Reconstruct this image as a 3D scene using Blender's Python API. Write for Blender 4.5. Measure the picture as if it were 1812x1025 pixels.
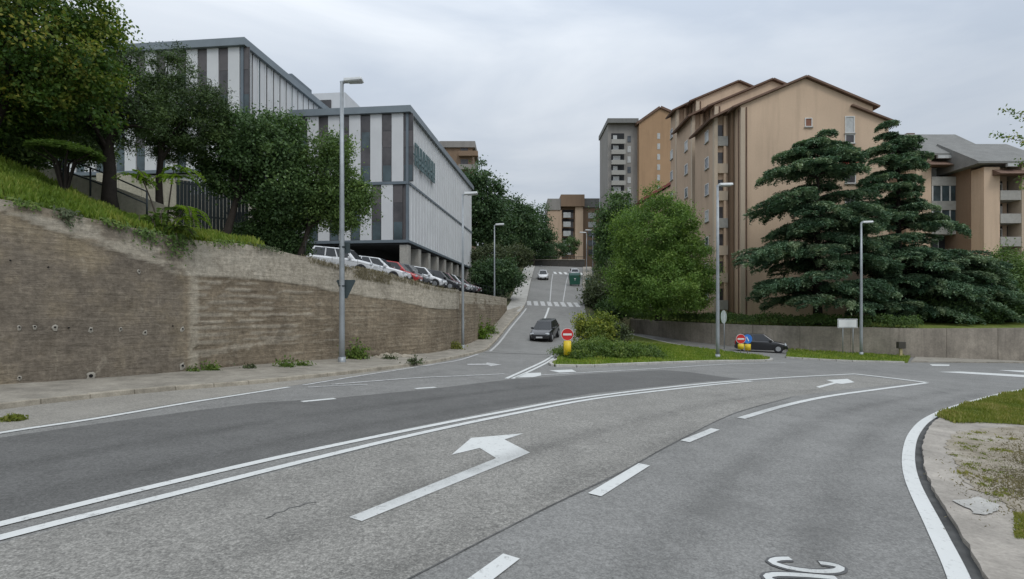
import bpy, bmesh, math, random
import numpy as np
from mathutils import Vector, Matrix

for _o in list(bpy.data.objects):
    bpy.data.objects.remove(_o)
SC = bpy.context.scene
COL = SC.collection
R = math.radians
random.seed(7)
RNG = np.random.default_rng(11)

# ------------------------------------------------------------------ camera
CAM_H, FPX, CPX, HPX = 2.5, 950.0, 906.0, 550.0
cam_d = bpy.data.cameras.new('camera')
cam = bpy.data.objects.new('camera', cam_d)
COL.objects.link(cam)
cam.location = (0, 0, CAM_H)
cam.rotation_euler = (R(90), 0, 0)
cam_d.sensor_width = 36.0
cam_d.lens = 36.0 * FPX / 1812.0
cam_d.shift_y = (HPX - 512.5) / 1812.0
cam_d.clip_start = 0.1
cam_d.clip_end = 3000
SC.camera = cam

# ------------------------------------------------------------------ sky and light (overcast)
SUN_EL, SUN_AZ = 52.0, 150.0          # azimuth clockwise from +Y: behind the camera, to the right
world = bpy.data.worlds.new('World')
SC.world = world
world.use_nodes = True
wn, wl = world.node_tree.nodes, world.node_tree.links
wn.clear()


def wnode(t, **kw):
    n = wn.new(t)
    for k, v in kw.items():
        setattr(n, k, v)
    return n


w_out = wnode('ShaderNodeOutputWorld')
w_sky = wnode('ShaderNodeTexSky', sky_type='NISHITA', sun_disc=False,
              sun_elevation=R(SUN_EL), sun_rotation=R(SUN_AZ))
w_b1 = wnode('ShaderNodeBackground')
w_b1.inputs['Strength'].default_value = 0.1
wl.new(w_sky.outputs[0], w_b1.inputs['Color'])
w_tc = wnode('ShaderNodeTexCoord')
w_map = wnode('ShaderNodeMapping')
w_map.inputs['Scale'].default_value = (1.0, 1.0, 3.2)
w_map.inputs['Location'].default_value = (0.35, 0.1, 0.2)
wl.new(w_tc.outputs['Generated'], w_map.inputs['Vector'])
w_nz = wnode('ShaderNodeTexNoise')
w_nz.inputs['Scale'].default_value = 1.7
w_nz.inputs['Detail'].default_value = 7
w_nz.inputs['Roughness'].default_value = 0.52
w_nz.inputs['Distortion'].default_value = 0.5
wl.new(w_map.outputs[0], w_nz.inputs['Vector'])
w_rp = wnode('ShaderNodeValToRGB')
w_rp.color_ramp.elements[0].position = 0.34
w_rp.color_ramp.elements[0].color = (0.46, 0.518, 0.60, 1)
w_rp.color_ramp.elements[1].position = 0.66
w_rp.color_ramp.elements[1].color = (0.70, 0.74, 0.785, 1)
wl.new(w_nz.outputs['Fac'], w_rp.inputs['Fac'])
w_sep = wnode('ShaderNodeSeparateXYZ')
wl.new(w_tc.outputs['Generated'], w_sep.inputs[0])
w_mr = wnode('ShaderNodeMapRange', interpolation_type='SMOOTHSTEP')
w_mr.inputs['From Min'].default_value = 0.05
w_mr.inputs['From Max'].default_value = 0.95
w_mr.inputs['To Min'].default_value = 0.90
w_mr.inputs['To Max'].default_value = 2.1
wl.new(w_sep.outputs['Z'], w_mr.inputs['Value'])
w_b2 = wnode('ShaderNodeBackground')
wl.new(w_rp.outputs[0], w_b2.inputs['Color'])
wl.new(w_mr.outputs[0], w_b2.inputs['Strength'])
w_mix = wnode('ShaderNodeMixShader')
w_mix.inputs[0].default_value = 0.90
wl.new(w_b1.outputs[0], w_mix.inputs[1])
wl.new(w_b2.outputs[0], w_mix.inputs[2])
wl.new(w_mix.outputs[0], w_out.inputs['Surface'])

sun_d = bpy.data.lights.new('sun', 'SUN')
sun_d.energy = 0.9
sun_d.angle = R(18)
sun_d.color = (1.0, 0.965, 0.91)
sun = bpy.data.objects.new('sun', sun_d)
COL.objects.link(sun)
_sd = Vector((math.sin(R(SUN_AZ)) * math.cos(R(SUN_EL)), math.cos(R(SUN_AZ)) * math.cos(R(SUN_EL)), math.sin(R(SUN_EL))))
sun.rotation_euler = (-_sd).to_track_quat('-Z', 'Y').to_euler()
sun.location = (0, -20, 60)

SC.view_settings.view_transform = 'Standard'
SC.view_settings.look = 'None'
SC.view_settings.gamma = 1
SC.view_settings.exposure = 0.0
SC.view_settings.use_curve_mapping = False

# ------------------------------------------------------------------ ground functions
GA, GB = -0.035, -0.004


def smooth(a, b, x):
    t = min(1.0, max(0.0, (x - a) / (b - a)))
    return t * t * (3 - 2 * t)


def g(x, y):
    return GA * x + GB * y + 0.6 * smooth(45, 62, y)


HILL = [(30, 0), (37, 0.02), (42, .35), (48, 1.15), (55, 2.2), (62, 3.4), (75, 5.6), (88, 7.9), (105, 10.9), (118, 13.1), (128, 13.9), (160, 14.4), (500, 16)]


def lerp_tab(tab, v):
    if v <= tab[0][0]:
        return tab[0][1]
    for (a, b), (c, d) in zip(tab, tab[1:]):
        if v <= c:
            return b + (d - b) * (v - a) / (c - a)
    return tab[-1][1]


def hill(y):
    return sum(lerp_tab(HILL, y + d) for d in (-3, -1.5, 0, 1.5, 3)) / 5


def zr(x, y):
    return GA * x + GB * y + hill(y)


XL = [(20, -2.2), (30, -1.9), (36, -1.6), (42, -1.1), (48, -.45), (62, 1.63), (88, 3.15), (120, 5.3), (140, 6.6)]
XR = [(20, 1.0), (26, 1.6), (30, 2.6), (36, 4.4), (48, 7.0), (62, 8.4), (88, 11.5), (120, 15.8), (140, 18)]


def xl(y):
    return sum(lerp_tab(XL, y + d) for d in (-3, 0, 3)) / 3


def xr(y):
    return sum(lerp_tab(XR, y + d) for d in (-3, 0, 3)) / 3


def G(px, py, dz=0.0):
    """where the line of sight through a photo point meets the junction's ground"""
    k = (py - HPX) / FPX + GA * (px - CPX) / FPX + GB
    t = CAM_H / k
    x, y = t * (px - CPX) / FPX, t
    return Vector((x, y, g(x, y) + dz))


def D(px, py, Y):
    return Vector(((px - CPX) / FPX * Y, Y, CAM_H - (py - HPX) / FPX * Y))


def XD(px, Y):
    return (px - CPX) / FPX * Y


def ZD(py, Y):
    return CAM_H - (py - HPX) / FPX * Y


def catmull(pts, step=0.4):
    pts = [Vector(p) for p in pts]
    out = []
    for i in range(len(pts) - 1):
        p0 = pts[max(i - 1, 0)]
        p1, p2 = pts[i], pts[i + 1]
        p3 = pts[min(i + 2, len(pts) - 1)]
        n = max(2, int((p2 - p1).length / step))
        for k in range(n):
            t = k / n
            a = 2 * p1
            b = (p2 - p0) * t
            c = (2 * p0 - 5 * p1 + 4 * p2 - p3) * t * t
            d = (3 * p1 - p0 - 3 * p2 + p3) * t ** 3
            out.append((a + b + c + d) * 0.5)
    out.append(pts[-1])
    return out


# ------------------------------------------------------------------ object helpers
ORG = {}


def tag(o, label=None, cat=None, group=None, kind=None):
    if label:
        o['label'] = label
    if cat:
        o['category'] = cat
    if group:
        o['group'] = group
    if kind:
        o['kind'] = kind
    return o


def link(o, parent=None):
    COL.objects.link(o)
    if parent is not None:
        o.parent = parent
        ORG[o.name] = ORG.get(parent.name, Vector((0, 0, 0)))
    return o


def thing(name, label, cat, loc=(0, 0, 0), group=None, kind=None):
    o = bpy.data.objects.new(name, None)
    o.empty_display_size = 0.3
    o.location = loc
    COL.objects.link(o)
    ORG[o.name] = Vector(loc)
    return tag(o, label, cat, group, kind)


def mobj(name, verts, faces, material, parent=None, smooth_=False, bevel=0):
    """one mesh object; verts in world space, moved to the parent's origin"""
    off = ORG.get(parent.name, Vector((0, 0, 0))) if parent is not None else Vector((0, 0, 0))
    me = bpy.data.meshes.new(name)
    me.from_pydata([(v[0] - off[0], v[1] - off[1], v[2] - off[2]) for v in verts], [], faces)
    me.update()
    if smooth_:
        me.polygons.foreach_set('use_smooth', [True] * len(me.polygons))
    if material is not None:
        me.materials.append(material)
    o = bpy.data.objects.new(name, me)
    link(o, parent)
    if bevel:
        m = o.modifiers.new('bevel', 'BEVEL')
        m.width = bevel
        m.segments = 2
        m.limit_method = 'ANGLE'
    return o


BOXF = [(0, 3, 2, 1), (4, 5, 6, 7), (0, 1, 5, 4), (1, 2, 6, 5), (2, 3, 7, 6), (3, 0, 4, 7)]


class MB:
    """collects simple shapes for one mesh"""

    def __init__(self):
        self.v, self.f = [], []

    def add(self, verts, faces):
        n = len(self.v)
        self.v += [tuple(p) for p in verts]
        self.f += [tuple(i + n for i in fc) for fc in faces]
        return self

    def box(self, lo, hi):
        x0, y0, z0 = lo
        x1, y1, z1 = hi
        return self.add([(x0, y0, z0), (x1, y0, z0), (x1, y1, z0), (x0, y1, z0), (x0, y0, z1), (x1, y0, z1), (x1, y1, z1), (x0, y1, z1)], BOXF)

    def obox(self, o, u, v, w):
        """box from corner o with edge vectors u, v, w"""
        o, u, v, w = Vector(o), Vector(u), Vector(v), Vector(w)
        return self.add([o, o + u, o + u + v, o + v, o + w, o + u + w, o + u + v + w, o + v + w], BOXF)

    def tube(self, pts, radii, n=8, cap=True):
        pts = [Vector(p) for p in pts]
        if not hasattr(radii, '__len__'):
            radii = [radii] * len(pts)
        base = len(self.v)
        up = Vector((0.13, 0.31, 0.94)).normalized()
        for i, p in enumerate(pts):
            d = (pts[min(i + 1, len(pts) - 1)] - pts[max(i - 1, 0)])
            d = d.normalized() if d.length > 1e-6 else Vector((0, 0, 1))
            a = d.cross(up)
            if a.length < 0.05:
                a = d.cross(Vector((1, 0, 0)))
            a.normalize()
            b = d.cross(a).normalized()
            for k in range(n):
                t = 2 * math.pi * k / n
                self.v.append(tuple(p + (a * math.cos(t) + b * math.sin(t)) * radii[i]))
        for i in range(len(pts) - 1):
            for k in range(n):
                k2 = (k + 1) % n
                self.f.append((base + i * n + k, base + i * n + k2, base + (i + 1) * n + k2, base + (i + 1) * n + k))
        if cap:
            self.f.append(tuple(base + k for k in reversed(range(n))))
            self.f.append(tuple(base + (len(pts) - 1) * n + k for k in range(n)))
        return self

    def prism(self, outline, axis_vec):
        """closed outline (3D points) pushed along axis_vec"""
        n = len(outline)
        a = Vector(axis_vec)
        vs = [Vector(p) for p in outline] + [Vector(p) + a for p in outline]
        fs = [tuple(reversed(range(n))), tuple(range(n, 2 * n))]
        fs += [(i, (i + 1) % n, n + (i + 1) % n, n + i) for i in range(n)]
        return self.add(vs, fs)

    def build(self, name, material, parent=None, smooth_=False, bevel=0):
        return mobj(name, self.v, self.f, material, parent, smooth_, bevel)


def part_box(name, lo, hi, material, parent, bevel=0):
    return MB().box(lo, hi).build(name, material, parent, bevel=bevel)


def copy_tree(o, parent=None):
    c = o.copy()
    COL.objects.link(c)
    c.parent = parent
    for ch in list(o.children):
        copy_tree(ch, c)
    return c


# ------------------------------------------------------------------ materials
MATS = {}


class NT:
    def __init__(self, name):
        self.m = bpy.data.materials.new(name)
        self.m.use_nodes = True
        self.t = self.m.node_tree
        self.t.nodes.clear()
        self.out = self.n('ShaderNodeOutputMaterial')
        self.bs = self.n('ShaderNodeBsdfPrincipled')
        self.l(self.bs.outputs[0], self.out.inputs['Surface'])
        MATS[name] = self.m

    def n(self, t, **kw):
        nd = self.t.nodes.new(t)
        for k, v in kw.items():
            setattr(nd, k, v)
        return nd

    def l(self, a, b):
        self.t.links.new(a, b)

    def pos(self, scale=(1, 1, 1), kind='pos'):
        if kind == 'pos':
            s = self.n('ShaderNodeNewGeometry').outputs['Position']
        elif kind == 'uv':
            s = self.n('ShaderNodeTexCoord').outputs['UV']
        else:
            s = self.n('ShaderNodeTexCoord').outputs['Object']
        mp = self.n('ShaderNodeMapping')
        mp.inputs['Scale'].default_value = scale
        self.l(s, mp.inputs['Vector'])
        return mp.outputs[0]

    def noise(self, vec, scale, detail=4, rough=0.55, dist=0.0):
        nd = self.n('ShaderNodeTexNoise')
        nd.inputs['Scale'].default_value = scale
        nd.inputs['Detail'].default_value = detail
        nd.inputs['Roughness'].default_value = rough
        nd.inputs['Distortion'].default_value = dist
        if vec is not None:
            self.l(vec, nd.inputs['Vector'])
        return nd.outputs['Fac']

    def ramp(self, fac, stops):
        nd = self.n('ShaderNodeValToRGB')
        cr = nd.color_ramp
        while len(cr.elements) < len(stops):
            cr.elements.new(0.5)
        for e, (p, c) in zip(cr.elements, stops):
            e.position = p
            e.color = (c, c, c, 1) if not hasattr(c, '__len__') else (c[0], c[1], c[2], 1)
        self.l(fac, nd.inputs['Fac'])
        return nd.outputs['Color']

    def mix(self, fac, a, b, mode='MIX'):
        nd = self.n('ShaderNodeMix', data_type='RGBA', blend_type=mode)
        for sock, v in ((nd.inputs[0], fac), (nd.inputs[6], a), (nd.inputs[7], b)):
            if isinstance(v, (int, float)):
                sock.default_value = v
            elif hasattr(v, '__len__'):
                sock.default_value = (v[0], v[1], v[2], 1)
            else:
                self.l(v, sock)
        return nd.outputs[2]

    def math(self, op, a, b=0.0):
        nd = self.n('ShaderNodeMath', operation=op)
        for sock, v in ((nd.inputs[0], a), (nd.inputs[1], b)):
            if isinstance(v, (int, float)):
                sock.default_value = v
            else:
                self.l(v, sock)
        return nd.outputs[0]

    def bump(self, h, strength=0.3, dist=0.02):
        nd = self.n('ShaderNodeBump')
        nd.inputs['Strength'].default_value = strength
        nd.inputs['Distance'].default_value = dist
        self.l(h, nd.inputs['Height'])
        self.l(nd.outputs[0], self.bs.inputs['Normal'])

    def set(self, color=None, rough=0.8, metal=0.0, spec=0.5):
        if color is not None:
            if hasattr(color, '__len__'):
                self.bs.inputs['Base Color'].default_value = (color[0], color[1], color[2], 1)
            else:
                self.l(color, self.bs.inputs['Base Color'])
        if isinstance(rough, (int, float)):
            self.bs.inputs['Roughness'].default_value = rough
        else:
            self.l(rough, self.bs.inputs['Roughness'])
        self.bs.inputs['Metallic'].default_value = metal
        self.bs.inputs['Specular IOR Level'].default_value = spec
        return self.m


def plain(name, c, rough=0.7, metal=0.0, var=0.12, scale=3.0, spec=0.5, kind='obj'):
    if name in MATS:
        return MATS[name]
    t = NT(name)
    v = t.pos(kind=kind)
    f = t.noise(v, scale, 5, 0.6)
    lo = [x * (1 - var) for x in c]
    hi = [min(1, x * (1 + var)) for x in c]
    return t.set(t.ramp(f, [(0.3, lo), (0.7, hi)]), rough, metal, spec)


def asphalt(name, c, warm=1.0, speck=0.35):
    t = NT(name)
    v = t.pos()
    big = t.noise(v, 0.22, 4, 0.6)
    mid = t.noise(v, 1.6, 5, 0.6)
    fine = t.noise(v, 42.0, 3, 0.75)
    grit = t.noise(v, 17.0, 2, 0.7)
    base = t.ramp(big, [(0.3, [x * 0.90 for x in c]), (0.7, [x * 1.10 for x in c])])
    base = t.mix(0.55, base, t.ramp(mid, [(0.32, 0.42), (0.68, 0.58)]), 'OVERLAY')
    base = t.mix(speck, base, t.ramp(fine, [(0.36, 0.12), (0.64, 0.92)]), 'OVERLAY')
    base = t.mix(speck * 0.8, base, t.ramp(grit, [(0.38, 0.25), (0.62, 0.8)]), 'OVERLAY')
    st_ = t.noise(t.pos((0.5, 0.5, 0.5)), 0.9, 6, 0.62, 0.8)
    base = t.mix(t.ramp(st_, [(0.56, 0.0), (0.70, 0.45)]), base, [x * 0.68 for x in c])
    pt_ = t.noise(v, 0.55, 5, 0.6, 0.3)
    base = t.mix(t.ramp(pt_, [(0.58, 0.0), (0.72, 0.35)]), base, [x * 1.25 for x in c])
    crk = t.n('ShaderNodeTexVoronoi', feature='DISTANCE_TO_EDGE')
    crk.inputs['Scale'].default_value = 0.28
    wob = t.n('ShaderNodeMixRGB')
    wob.blend_type = 'ADD'
    wob.inputs[0].default_value = 0.9
    t.l(v, wob.inputs[1])
    nc = t.n('ShaderNodeTexNoise')
    nc.inputs['Scale'].default_value = 0.9
    nc.inputs['Detail'].default_value = 6
    t.l(v, nc.inputs['Vector'])
    t.l(nc.outputs['Color'], wob.inputs[2])
    t.l(wob.outputs[0], crk.inputs['Vector'])
    line = t.ramp(crk.outputs['Distance'], [(0.0, 1.0), (0.006, 0.0)])
    gate = t.ramp(t.noise(v, 0.17, 2), [(0.52, 0.0), (0.6, 1.0)])
    base = t.mix(t.math('MULTIPLY', t.math('MULTIPLY', line, gate), 0.45), base, [x * 0.45 for x in c])
    t.bump(t.math('ADD', fine, grit), 0.35, 0.008)
    return t.set(base, 0.82, 0, 0.35)


M_ROAD = asphalt('asphalt', (0.20, 0.197, 0.186), speck=0.34)
M_DARK = asphalt('asphalt_dark', (0.118, 0.116, 0.110), speck=0.32)
M_LIGHT = asphalt('asphalt_light', (0.225, 0.217, 0.197), speck=0.5)
M_HILLROAD = asphalt('asphalt_hill', (0.205, 0.202, 0.19), speck=0.2)
M_DUST = asphalt('asphalt_dusty', (0.26, 0.245, 0.215), speck=0.3)
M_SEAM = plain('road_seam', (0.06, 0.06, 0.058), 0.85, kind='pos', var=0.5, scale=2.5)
M_SEAM2 = plain('road_seam_soft', (0.10, 0.10, 0.097), 0.85, kind='pos', var=0.5, scale=2.5)


def paint_mat(name, c, wear):
    t = NT(name)
    v = t.pos()
    f = t.noise(v, 9.0, 6, 0.7)
    f2 = t.noise(v, 70.0, 3, 0.7)
    m = t.ramp(t.math('ADD', t.math('MULTIPLY', f, 0.75), t.math('MULTIPLY', f2, 0.3)), [(wear, 1.0), (wear + 0.10, 0.0)])
    col = t.mix(m, c, (0.32, 0.32, 0.31))
    col = t.mix(0.25, col, t.ramp(t.noise(v, 1.3, 4), [(0.3, 0.4), (0.7, 0.6)]), 'OVERLAY')
    return t.set(col, 0.7, 0, 0.4)


M_PAINT = paint_mat('road_paint', (0.61, 0.62, 0.60), 0.375)
M_PAINT_OLD = paint_mat('road_paint_worn', (0.54, 0.54, 0.53), 0.46)
M_PAINT_OUT = plain('lettering_outline', (0.10, 0.10, 0.10), 0.8, kind='pos')


def concrete(name, c, var=0.16, scale=0.8, streak=True, bump=0.4):
    t = NT(name)
    v = t.pos()
    a = t.noise(v, scale, 6, 0.65)
    b = t.noise(v, scale * 14, 4, 0.7)
    col = t.ramp(a, [(0.28, [x * (1 - var) for x in c]), (0.72, [x * (1 + var) for x in c])])
    col = t.mix(0.35, col, t.ramp(b, [(0.3, 0.25), (0.7, 0.75)]), 'OVERLAY')
    if streak:
        s = t.noise(t.pos((2.2, 2.2, 0.22)), 1.6, 5, 0.65)
        col = t.mix(t.ramp(s, [(0.48, 0.0), (0.72, 0.5)]), col, [x * 0.6 for x in c])
    t.bump(b, bump, 0.02)
    return t.set(col, 0.88, 0, 0.3)


M_KERB = concrete('kerb_stone', (0.34, 0.305, 0.245), 0.38, 2.2, False, 0.9)
M_PAVE = concrete('pavement_concrete', (0.285, 0.262, 0.22), 0.34, 1.5, False, 0.8)
M_PAVE_R = concrete('corner_concrete', (0.345, 0.315, 0.275), 0.3, 1.3, False, 0.8)
M_WALLR = concrete('retaining_wall_grey', (0.265, 0.235, 0.195), 0.38, 0.5, True)
M_BEIGE = concrete('beige_render', (0.42, 0.39, 0.32), 0.12, 0.7, True, 0.2)
M_EFFLO = concrete('mineral_crust', (0.36, 0.335, 0.285), 0.2, 6, False)
M_BLACK = plain('dark_hole', (0.006, 0.006, 0.006), 0.95, kind='pos')


def soil(name, c1, c2, c3, scale=1.5):
    t = NT(name)
    v = t.pos()
    a = t.noise(v, scale, 6, 0.65)
    b = t.noise(v, scale * 9, 4, 0.7)
    col = t.ramp(a, [(0.3, c1), (0.5, c2), (0.7, c3)])
    col = t.mix(0.5, col, t.ramp(b, [(0.3, 0.25), (0.7, 0.75)]), 'OVERLAY')
    t.bump(b, 0.6, 0.05)
    return t.set(col, 0.95, 0, 0.2)


M_LAWN = soil('lawn_soil', (0.09, 0.12, 0.02), (0.125, 0.16, 0.03), (0.17, 0.18, 0.05), 0.6)
M_BANK = soil('bank_soil', (0.05, 0.06, 0.03), (0.08, 0.085, 0.045), (0.11, 0.10, 0.06), 0.5)
M_DRY = soil('dry_soil', (0.20, 0.175, 0.13), (0.30, 0.265, 0.21), (0.38, 0.35, 0.30), 1.1)
M_CARPARK = asphalt('asphalt_car_park', (0.15, 0.15, 0.15))


def leaf_mat(name, stops, transl=0.35, rough=0.6):
    t = NT(name)
    at = t.n('ShaderNodeAttribute', attribute_name='tint')
    col = t.ramp(at.outputs['Fac'], stops)
    t.set(col, rough, 0, 0.35)
    tr = t.n('ShaderNodeBsdfTranslucent')
    t.l(t.mix(1.0, col, (1.15, 1.25, 0.7), 'MULTIPLY'), tr.inputs['Color'])
    mx = t.n('ShaderNodeMixShader')
    mx.inputs[0].default_value = transl
    t.l(t.bs.outputs[0], mx.inputs[1])
    t.l(tr.outputs[0], mx.inputs[2])
    t.l(mx.outputs[0], t.out.inputs['Surface'])
    return t.m


L_MAPLE = leaf_mat('leaf_autumn', [(0.0, (0.040, 0.094, 0.019)), (0.45, (0.100, 0.176, 0.031)), (0.8, (0.255, 0.269, 0.048)), (1.0, (0.438, 0.311, 0.057))])
L_PINE = leaf_mat('needle_dark', [(0.0, (0.029, 0.051, 0.017)), (0.6, (0.068, 0.119, 0.034)), (1.0, (0.156, 0.221, 0.058))], 0.15)
L_OAK = leaf_mat('leaf_deep_green', [(0.0, (0.037, 0.074, 0.025)), (0.6, (0.087, 0.155, 0.052)), (1.0, (0.197, 0.291, 0.100))], 0.25)
L_OAK2 = leaf_mat('leaf_mid_green', [(0.0, (0.046, 0.090, 0.028)), (0.6, (0.128, 0.205, 0.055)), (1.0, (0.276, 0.366, 0.109))], 0.3)
L_BRIGHT = leaf_mat('leaf_bright', [(0.0, (0.07, 0.12, 0.012)), (0.5, (0.12, 0.21, 0.02)), (1.0, (0.23, 0.32, 0.05))], 0.45)
L_ROUND = leaf_mat('leaf_fresh_green', [(0.0, (0.052, 0.103, 0.020)), (0.5, (0.121, 0.215, 0.040)), (1.0, (0.260, 0.362, 0.083))], 0.3)
L_CEDAR = leaf_mat('needle_blue_green', [(0.0, (0.045, 0.092, 0.053)), (0.5, (0.099, 0.179, 0.100)), (1.0, (0.270, 0.346, 0.203))], 0.15)
L_FAR = leaf_mat('leaf_hillside', [(0.0, (0.030, 0.063, 0.027)), (0.6, (0.068, 0.128, 0.051)), (1.0, (0.150, 0.210, 0.090))], 0.25)
L_OLIVE = leaf_mat('leaf_olive', [(0.0, (0.046, 0.065, 0.029)), (0.6, (0.098, 0.124, 0.058)), (1.0, (0.182, 0.195, 0.111))], 0.25)
L_YELLOW = leaf_mat('leaf_yellow_green', [(0.0, (0.060, 0.105, 0.026)), (0.5, (0.179, 0.224, 0.039)), (1.0, (0.448, 0.434, 0.078))], 0.35)
L_COVER = leaf_mat('leaf_ground_cover', [(0.0, (0.051, 0.096, 0.020)), (0.5, (0.122, 0.193, 0.037)), (1.0, (0.264, 0.315, 0.084))], 0.3)
L_GRASS = leaf_mat('grass_blade', [(0.0, (0.092, 0.152, 0.018)), (0.5, (0.163, 0.248, 0.029)), (1.0, (0.311, 0.345, 0.070))], 0.4)
L_GRASSD = leaf_mat('grass_blade_dry', [(0.0, (0.110, 0.144, 0.024)), (0.5, (0.199, 0.225, 0.041)), (1.0, (0.330, 0.294, 0.103))], 0.35)
L_STRAW = leaf_mat('straw', [(0.0, (0.09, 0.075, 0.04)), (0.5, (0.17, 0.145, 0.085)), (1.0, (0.27, 0.23, 0.14))], 0.3)
M_BARK = concrete('bark', (0.035, 0.028, 0.023), 0.3, 3.0, False, 1.0)
M_BARK2 = concrete('bark_grey', (0.075, 0.062, 0.05), 0.3, 3.0, False, 1.0)

M_STEEL = plain('galvanised_steel', (0.32, 0.345, 0.36), 0.45, 0.35)
M_STEEL_D = plain('dark_steel', (0.03, 0.04, 0.045), 0.5, 0.2)
M_LAMPW = plain('lamp_housing', (0.62, 0.64, 0.64), 0.4)
M_LENS = plain('lamp_lens', (0.42, 0.44, 0.44), 0.2)
M_SIGNB = plain('sign_back', (0.045, 0.065, 0.07), 0.6)
M_RED = plain('sign_red', (0.55, 0.02, 0.02), 0.45, var=0.05)
M_WHITE = plain('sign_white', (0.75, 0.76, 0.76), 0.45, var=0.04)
M_YEL = plain('sign_yellow', (0.72, 0.52, 0.02), 0.45, var=0.05)
M_BLUE = plain('sign_blue', (0.03, 0.18, 0.60), 0.45, var=0.05)


# ------------------------------------------------------------------ shape helpers on the ground
def strip(name, a, b, material, parent=None, kind=None):
    n = len(a)
    f = [(i, i + 1, n + i + 1, n + i) for i in range(n - 1)]
    return mobj(name, list(a) + list(b), f, material, parent)


def offset_line(pts, d):
    """shift a polyline sideways in plan (positive = to the right of travel)"""
    out = []
    for i, p in enumerate(pts):
        t = pts[min(i + 1, len(pts) - 1)] - pts[max(i - 1, 0)]
        n = Vector((t.y, -t.x, 0))
        n = n.normalized() if n.length > 1e-9 else Vector((1, 0, 0))
        out.append(p + n * d)
    return out


def onto(pts, dz, fn=g):
    return [Vector((p.x, p.y, fn(p.x, p.y) + dz)) for p in pts]


def up_faces(o):
    me = o.data
    bm = bmesh.new()
    bm.from_mesh(me)
    bm.normal_update()
    for f in bm.faces:
        if f.normal.z < 0:
            f.normal_flip()
    bm.to_mesh(me)
    bm.free()
    return o


def marking(name, pix, width, material, parent, dz=0.012, step=0.35):
    c = catmull([G(*p) for p in pix], step)
    a, b = onto(offset_line(c, -width / 2), dz), onto(offset_line(c, width / 2), dz)
    return up_faces(strip(name, a, b, material, parent))


def patch(name, pix, material, parent, dz=0.004, dens=0.8):
    pts = [G(*p, dz) for p in pix]
    return up_faces(mobj(name, pts, [tuple(range(len(pts)))], material, parent))


def raised(name, outline, h, material, parent=None, fn=g, drop=0.05):
    """kerbed slab: top outline at fn+h with side faces"""
    n = len(outline)
    top = [Vector((p.x, p.y, fn(p.x, p.y) + h)) for p in outline]
    bot = [Vector((p.x, p.y, fn(p.x, p.y) - drop)) for p in outline]
    bm = bmesh.new()
    tv = [bm.verts.new(p) for p in top]
    bv = [bm.verts.new(p) for p in bot]
    bm.faces.new(tv)
    for i in range(n):
        j = (i + 1) % n
        bm.faces.new((tv[i], bv[i], bv[j], tv[j]))
    bmesh.ops.recalc_face_normals(bm, faces=bm.faces)
    bmesh.ops.triangulate(bm, faces=[f for f in bm.faces if len(f.verts) > 4])
    me = bpy.data.meshes.new(name)
    off = ORG.get(parent.name, Vector((0, 0, 0))) if parent is not None else Vector((0, 0, 0))
    for v in bm.verts:
        v.co -= off
    bm.to_mesh(me)
    bm.free()
    me.materials.append(material)
    o = bpy.data.objects.new(name, me)
    return link(o, parent)


# ------------------------------------------------------------------ the ground, junction and hill
def grid(name, xs, ys, fn, material):
    v = [(x, y, fn(x, y)) for y in ys for x in xs]
    nx = len(xs)
    f = [(j * nx + i, j * nx + i + 1, (j + 1) * nx + i + 1, (j + 1) * nx + i) for j in range(len(ys) - 1) for i in range(nx - 1)]
    return mobj(name, v, f, material, None, True)


def span(a, b, s):
    n = int(round((b - a) / s))
    return [a + (b - a) * i / n for i in range(n + 1)]


gr = grid('ground', span(-900, 900, 60), span(-300, 1500, 60), lambda x, y: max(-6, GA * x * (1 if abs(x) < 100 else 100 / abs(x))) + GB * min(y, 60) - 0.4, M_BANK)
tag(gr, 'bare earth ground sheet around the junction', 'ground', kind='structure')
road = grid('junction_road', span(-70, 80, 2), span(-16, 66, 2), lambda x, y: g(x, y), M_ROAD)
tag(road, 'grey asphalt surface of the curving junction', 'road', kind='structure')

# hill road
ys = span(33, 124, 1.0)
hl = [Vector((xl(y), y, zr(xl(y), y) + 0.006)) for y in ys]
hr = [Vector((xr(y), y, zr(xr(y), y) + 0.006)) for y in ys]
hv, hf = [], []
NXH = 7
for y in ys:
    for i in range(NXH):
        x = xl(y) + (xr(y) - xl(y)) * i / (NXH - 1)
        hv.append((x, y, zr(x, y) + 0.006 + 0.0 * i))
for j in range(len(ys) - 1):
    for i in range(NXH - 1):
        hf.append((j * NXH + i, j * NXH + i + 1, (j + 1) * NXH + i + 1, (j + 1) * NXH + i))
hroad = mobj('hill_road', hv, hf, M_HILLROAD, None, True)
tag(hroad, 'straight asphalt road climbing the hill between wall and trees', 'road', kind='structure')


# hillside: banks left and right of the hill road and all the rising land behind
def hillside(x, y):
    if y < 63.9:
        return g(x, y) - 0.5
    a, b = xl(y), xr(y)
    zl, zrr = zr(a, y), zr(b, y)
    left = 4.4 + (zl - zr(xl(64), 64)) + min(max(a - 3.5 - x, 0) * 0.12, 5)
    right = 1.7 + (zrr - 1.7) * smooth(64, 88, y)
    if x < a:
        d = a - x
        return (zl - 0.12) + (left - zl + 0.12) * smooth(1.8, 6.0, d)
    if x > b:
        d = x - b
        return (zrr - 0.12) + (right - zrr + 0.12) * smooth(1.5, 5.0, d)
    return zr(x, y) - 0.14


hs = grid('hillside', span(-140, 160, 2.0), [63.7] + span(64, 125, 1.5) + [128, 134, 142, 155, 175, 200, 240, 300, 420], hillside, M_BANK)
tag(hs, 'green hillside rising beside and behind the climbing road', 'hillside', kind='structure')

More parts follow.
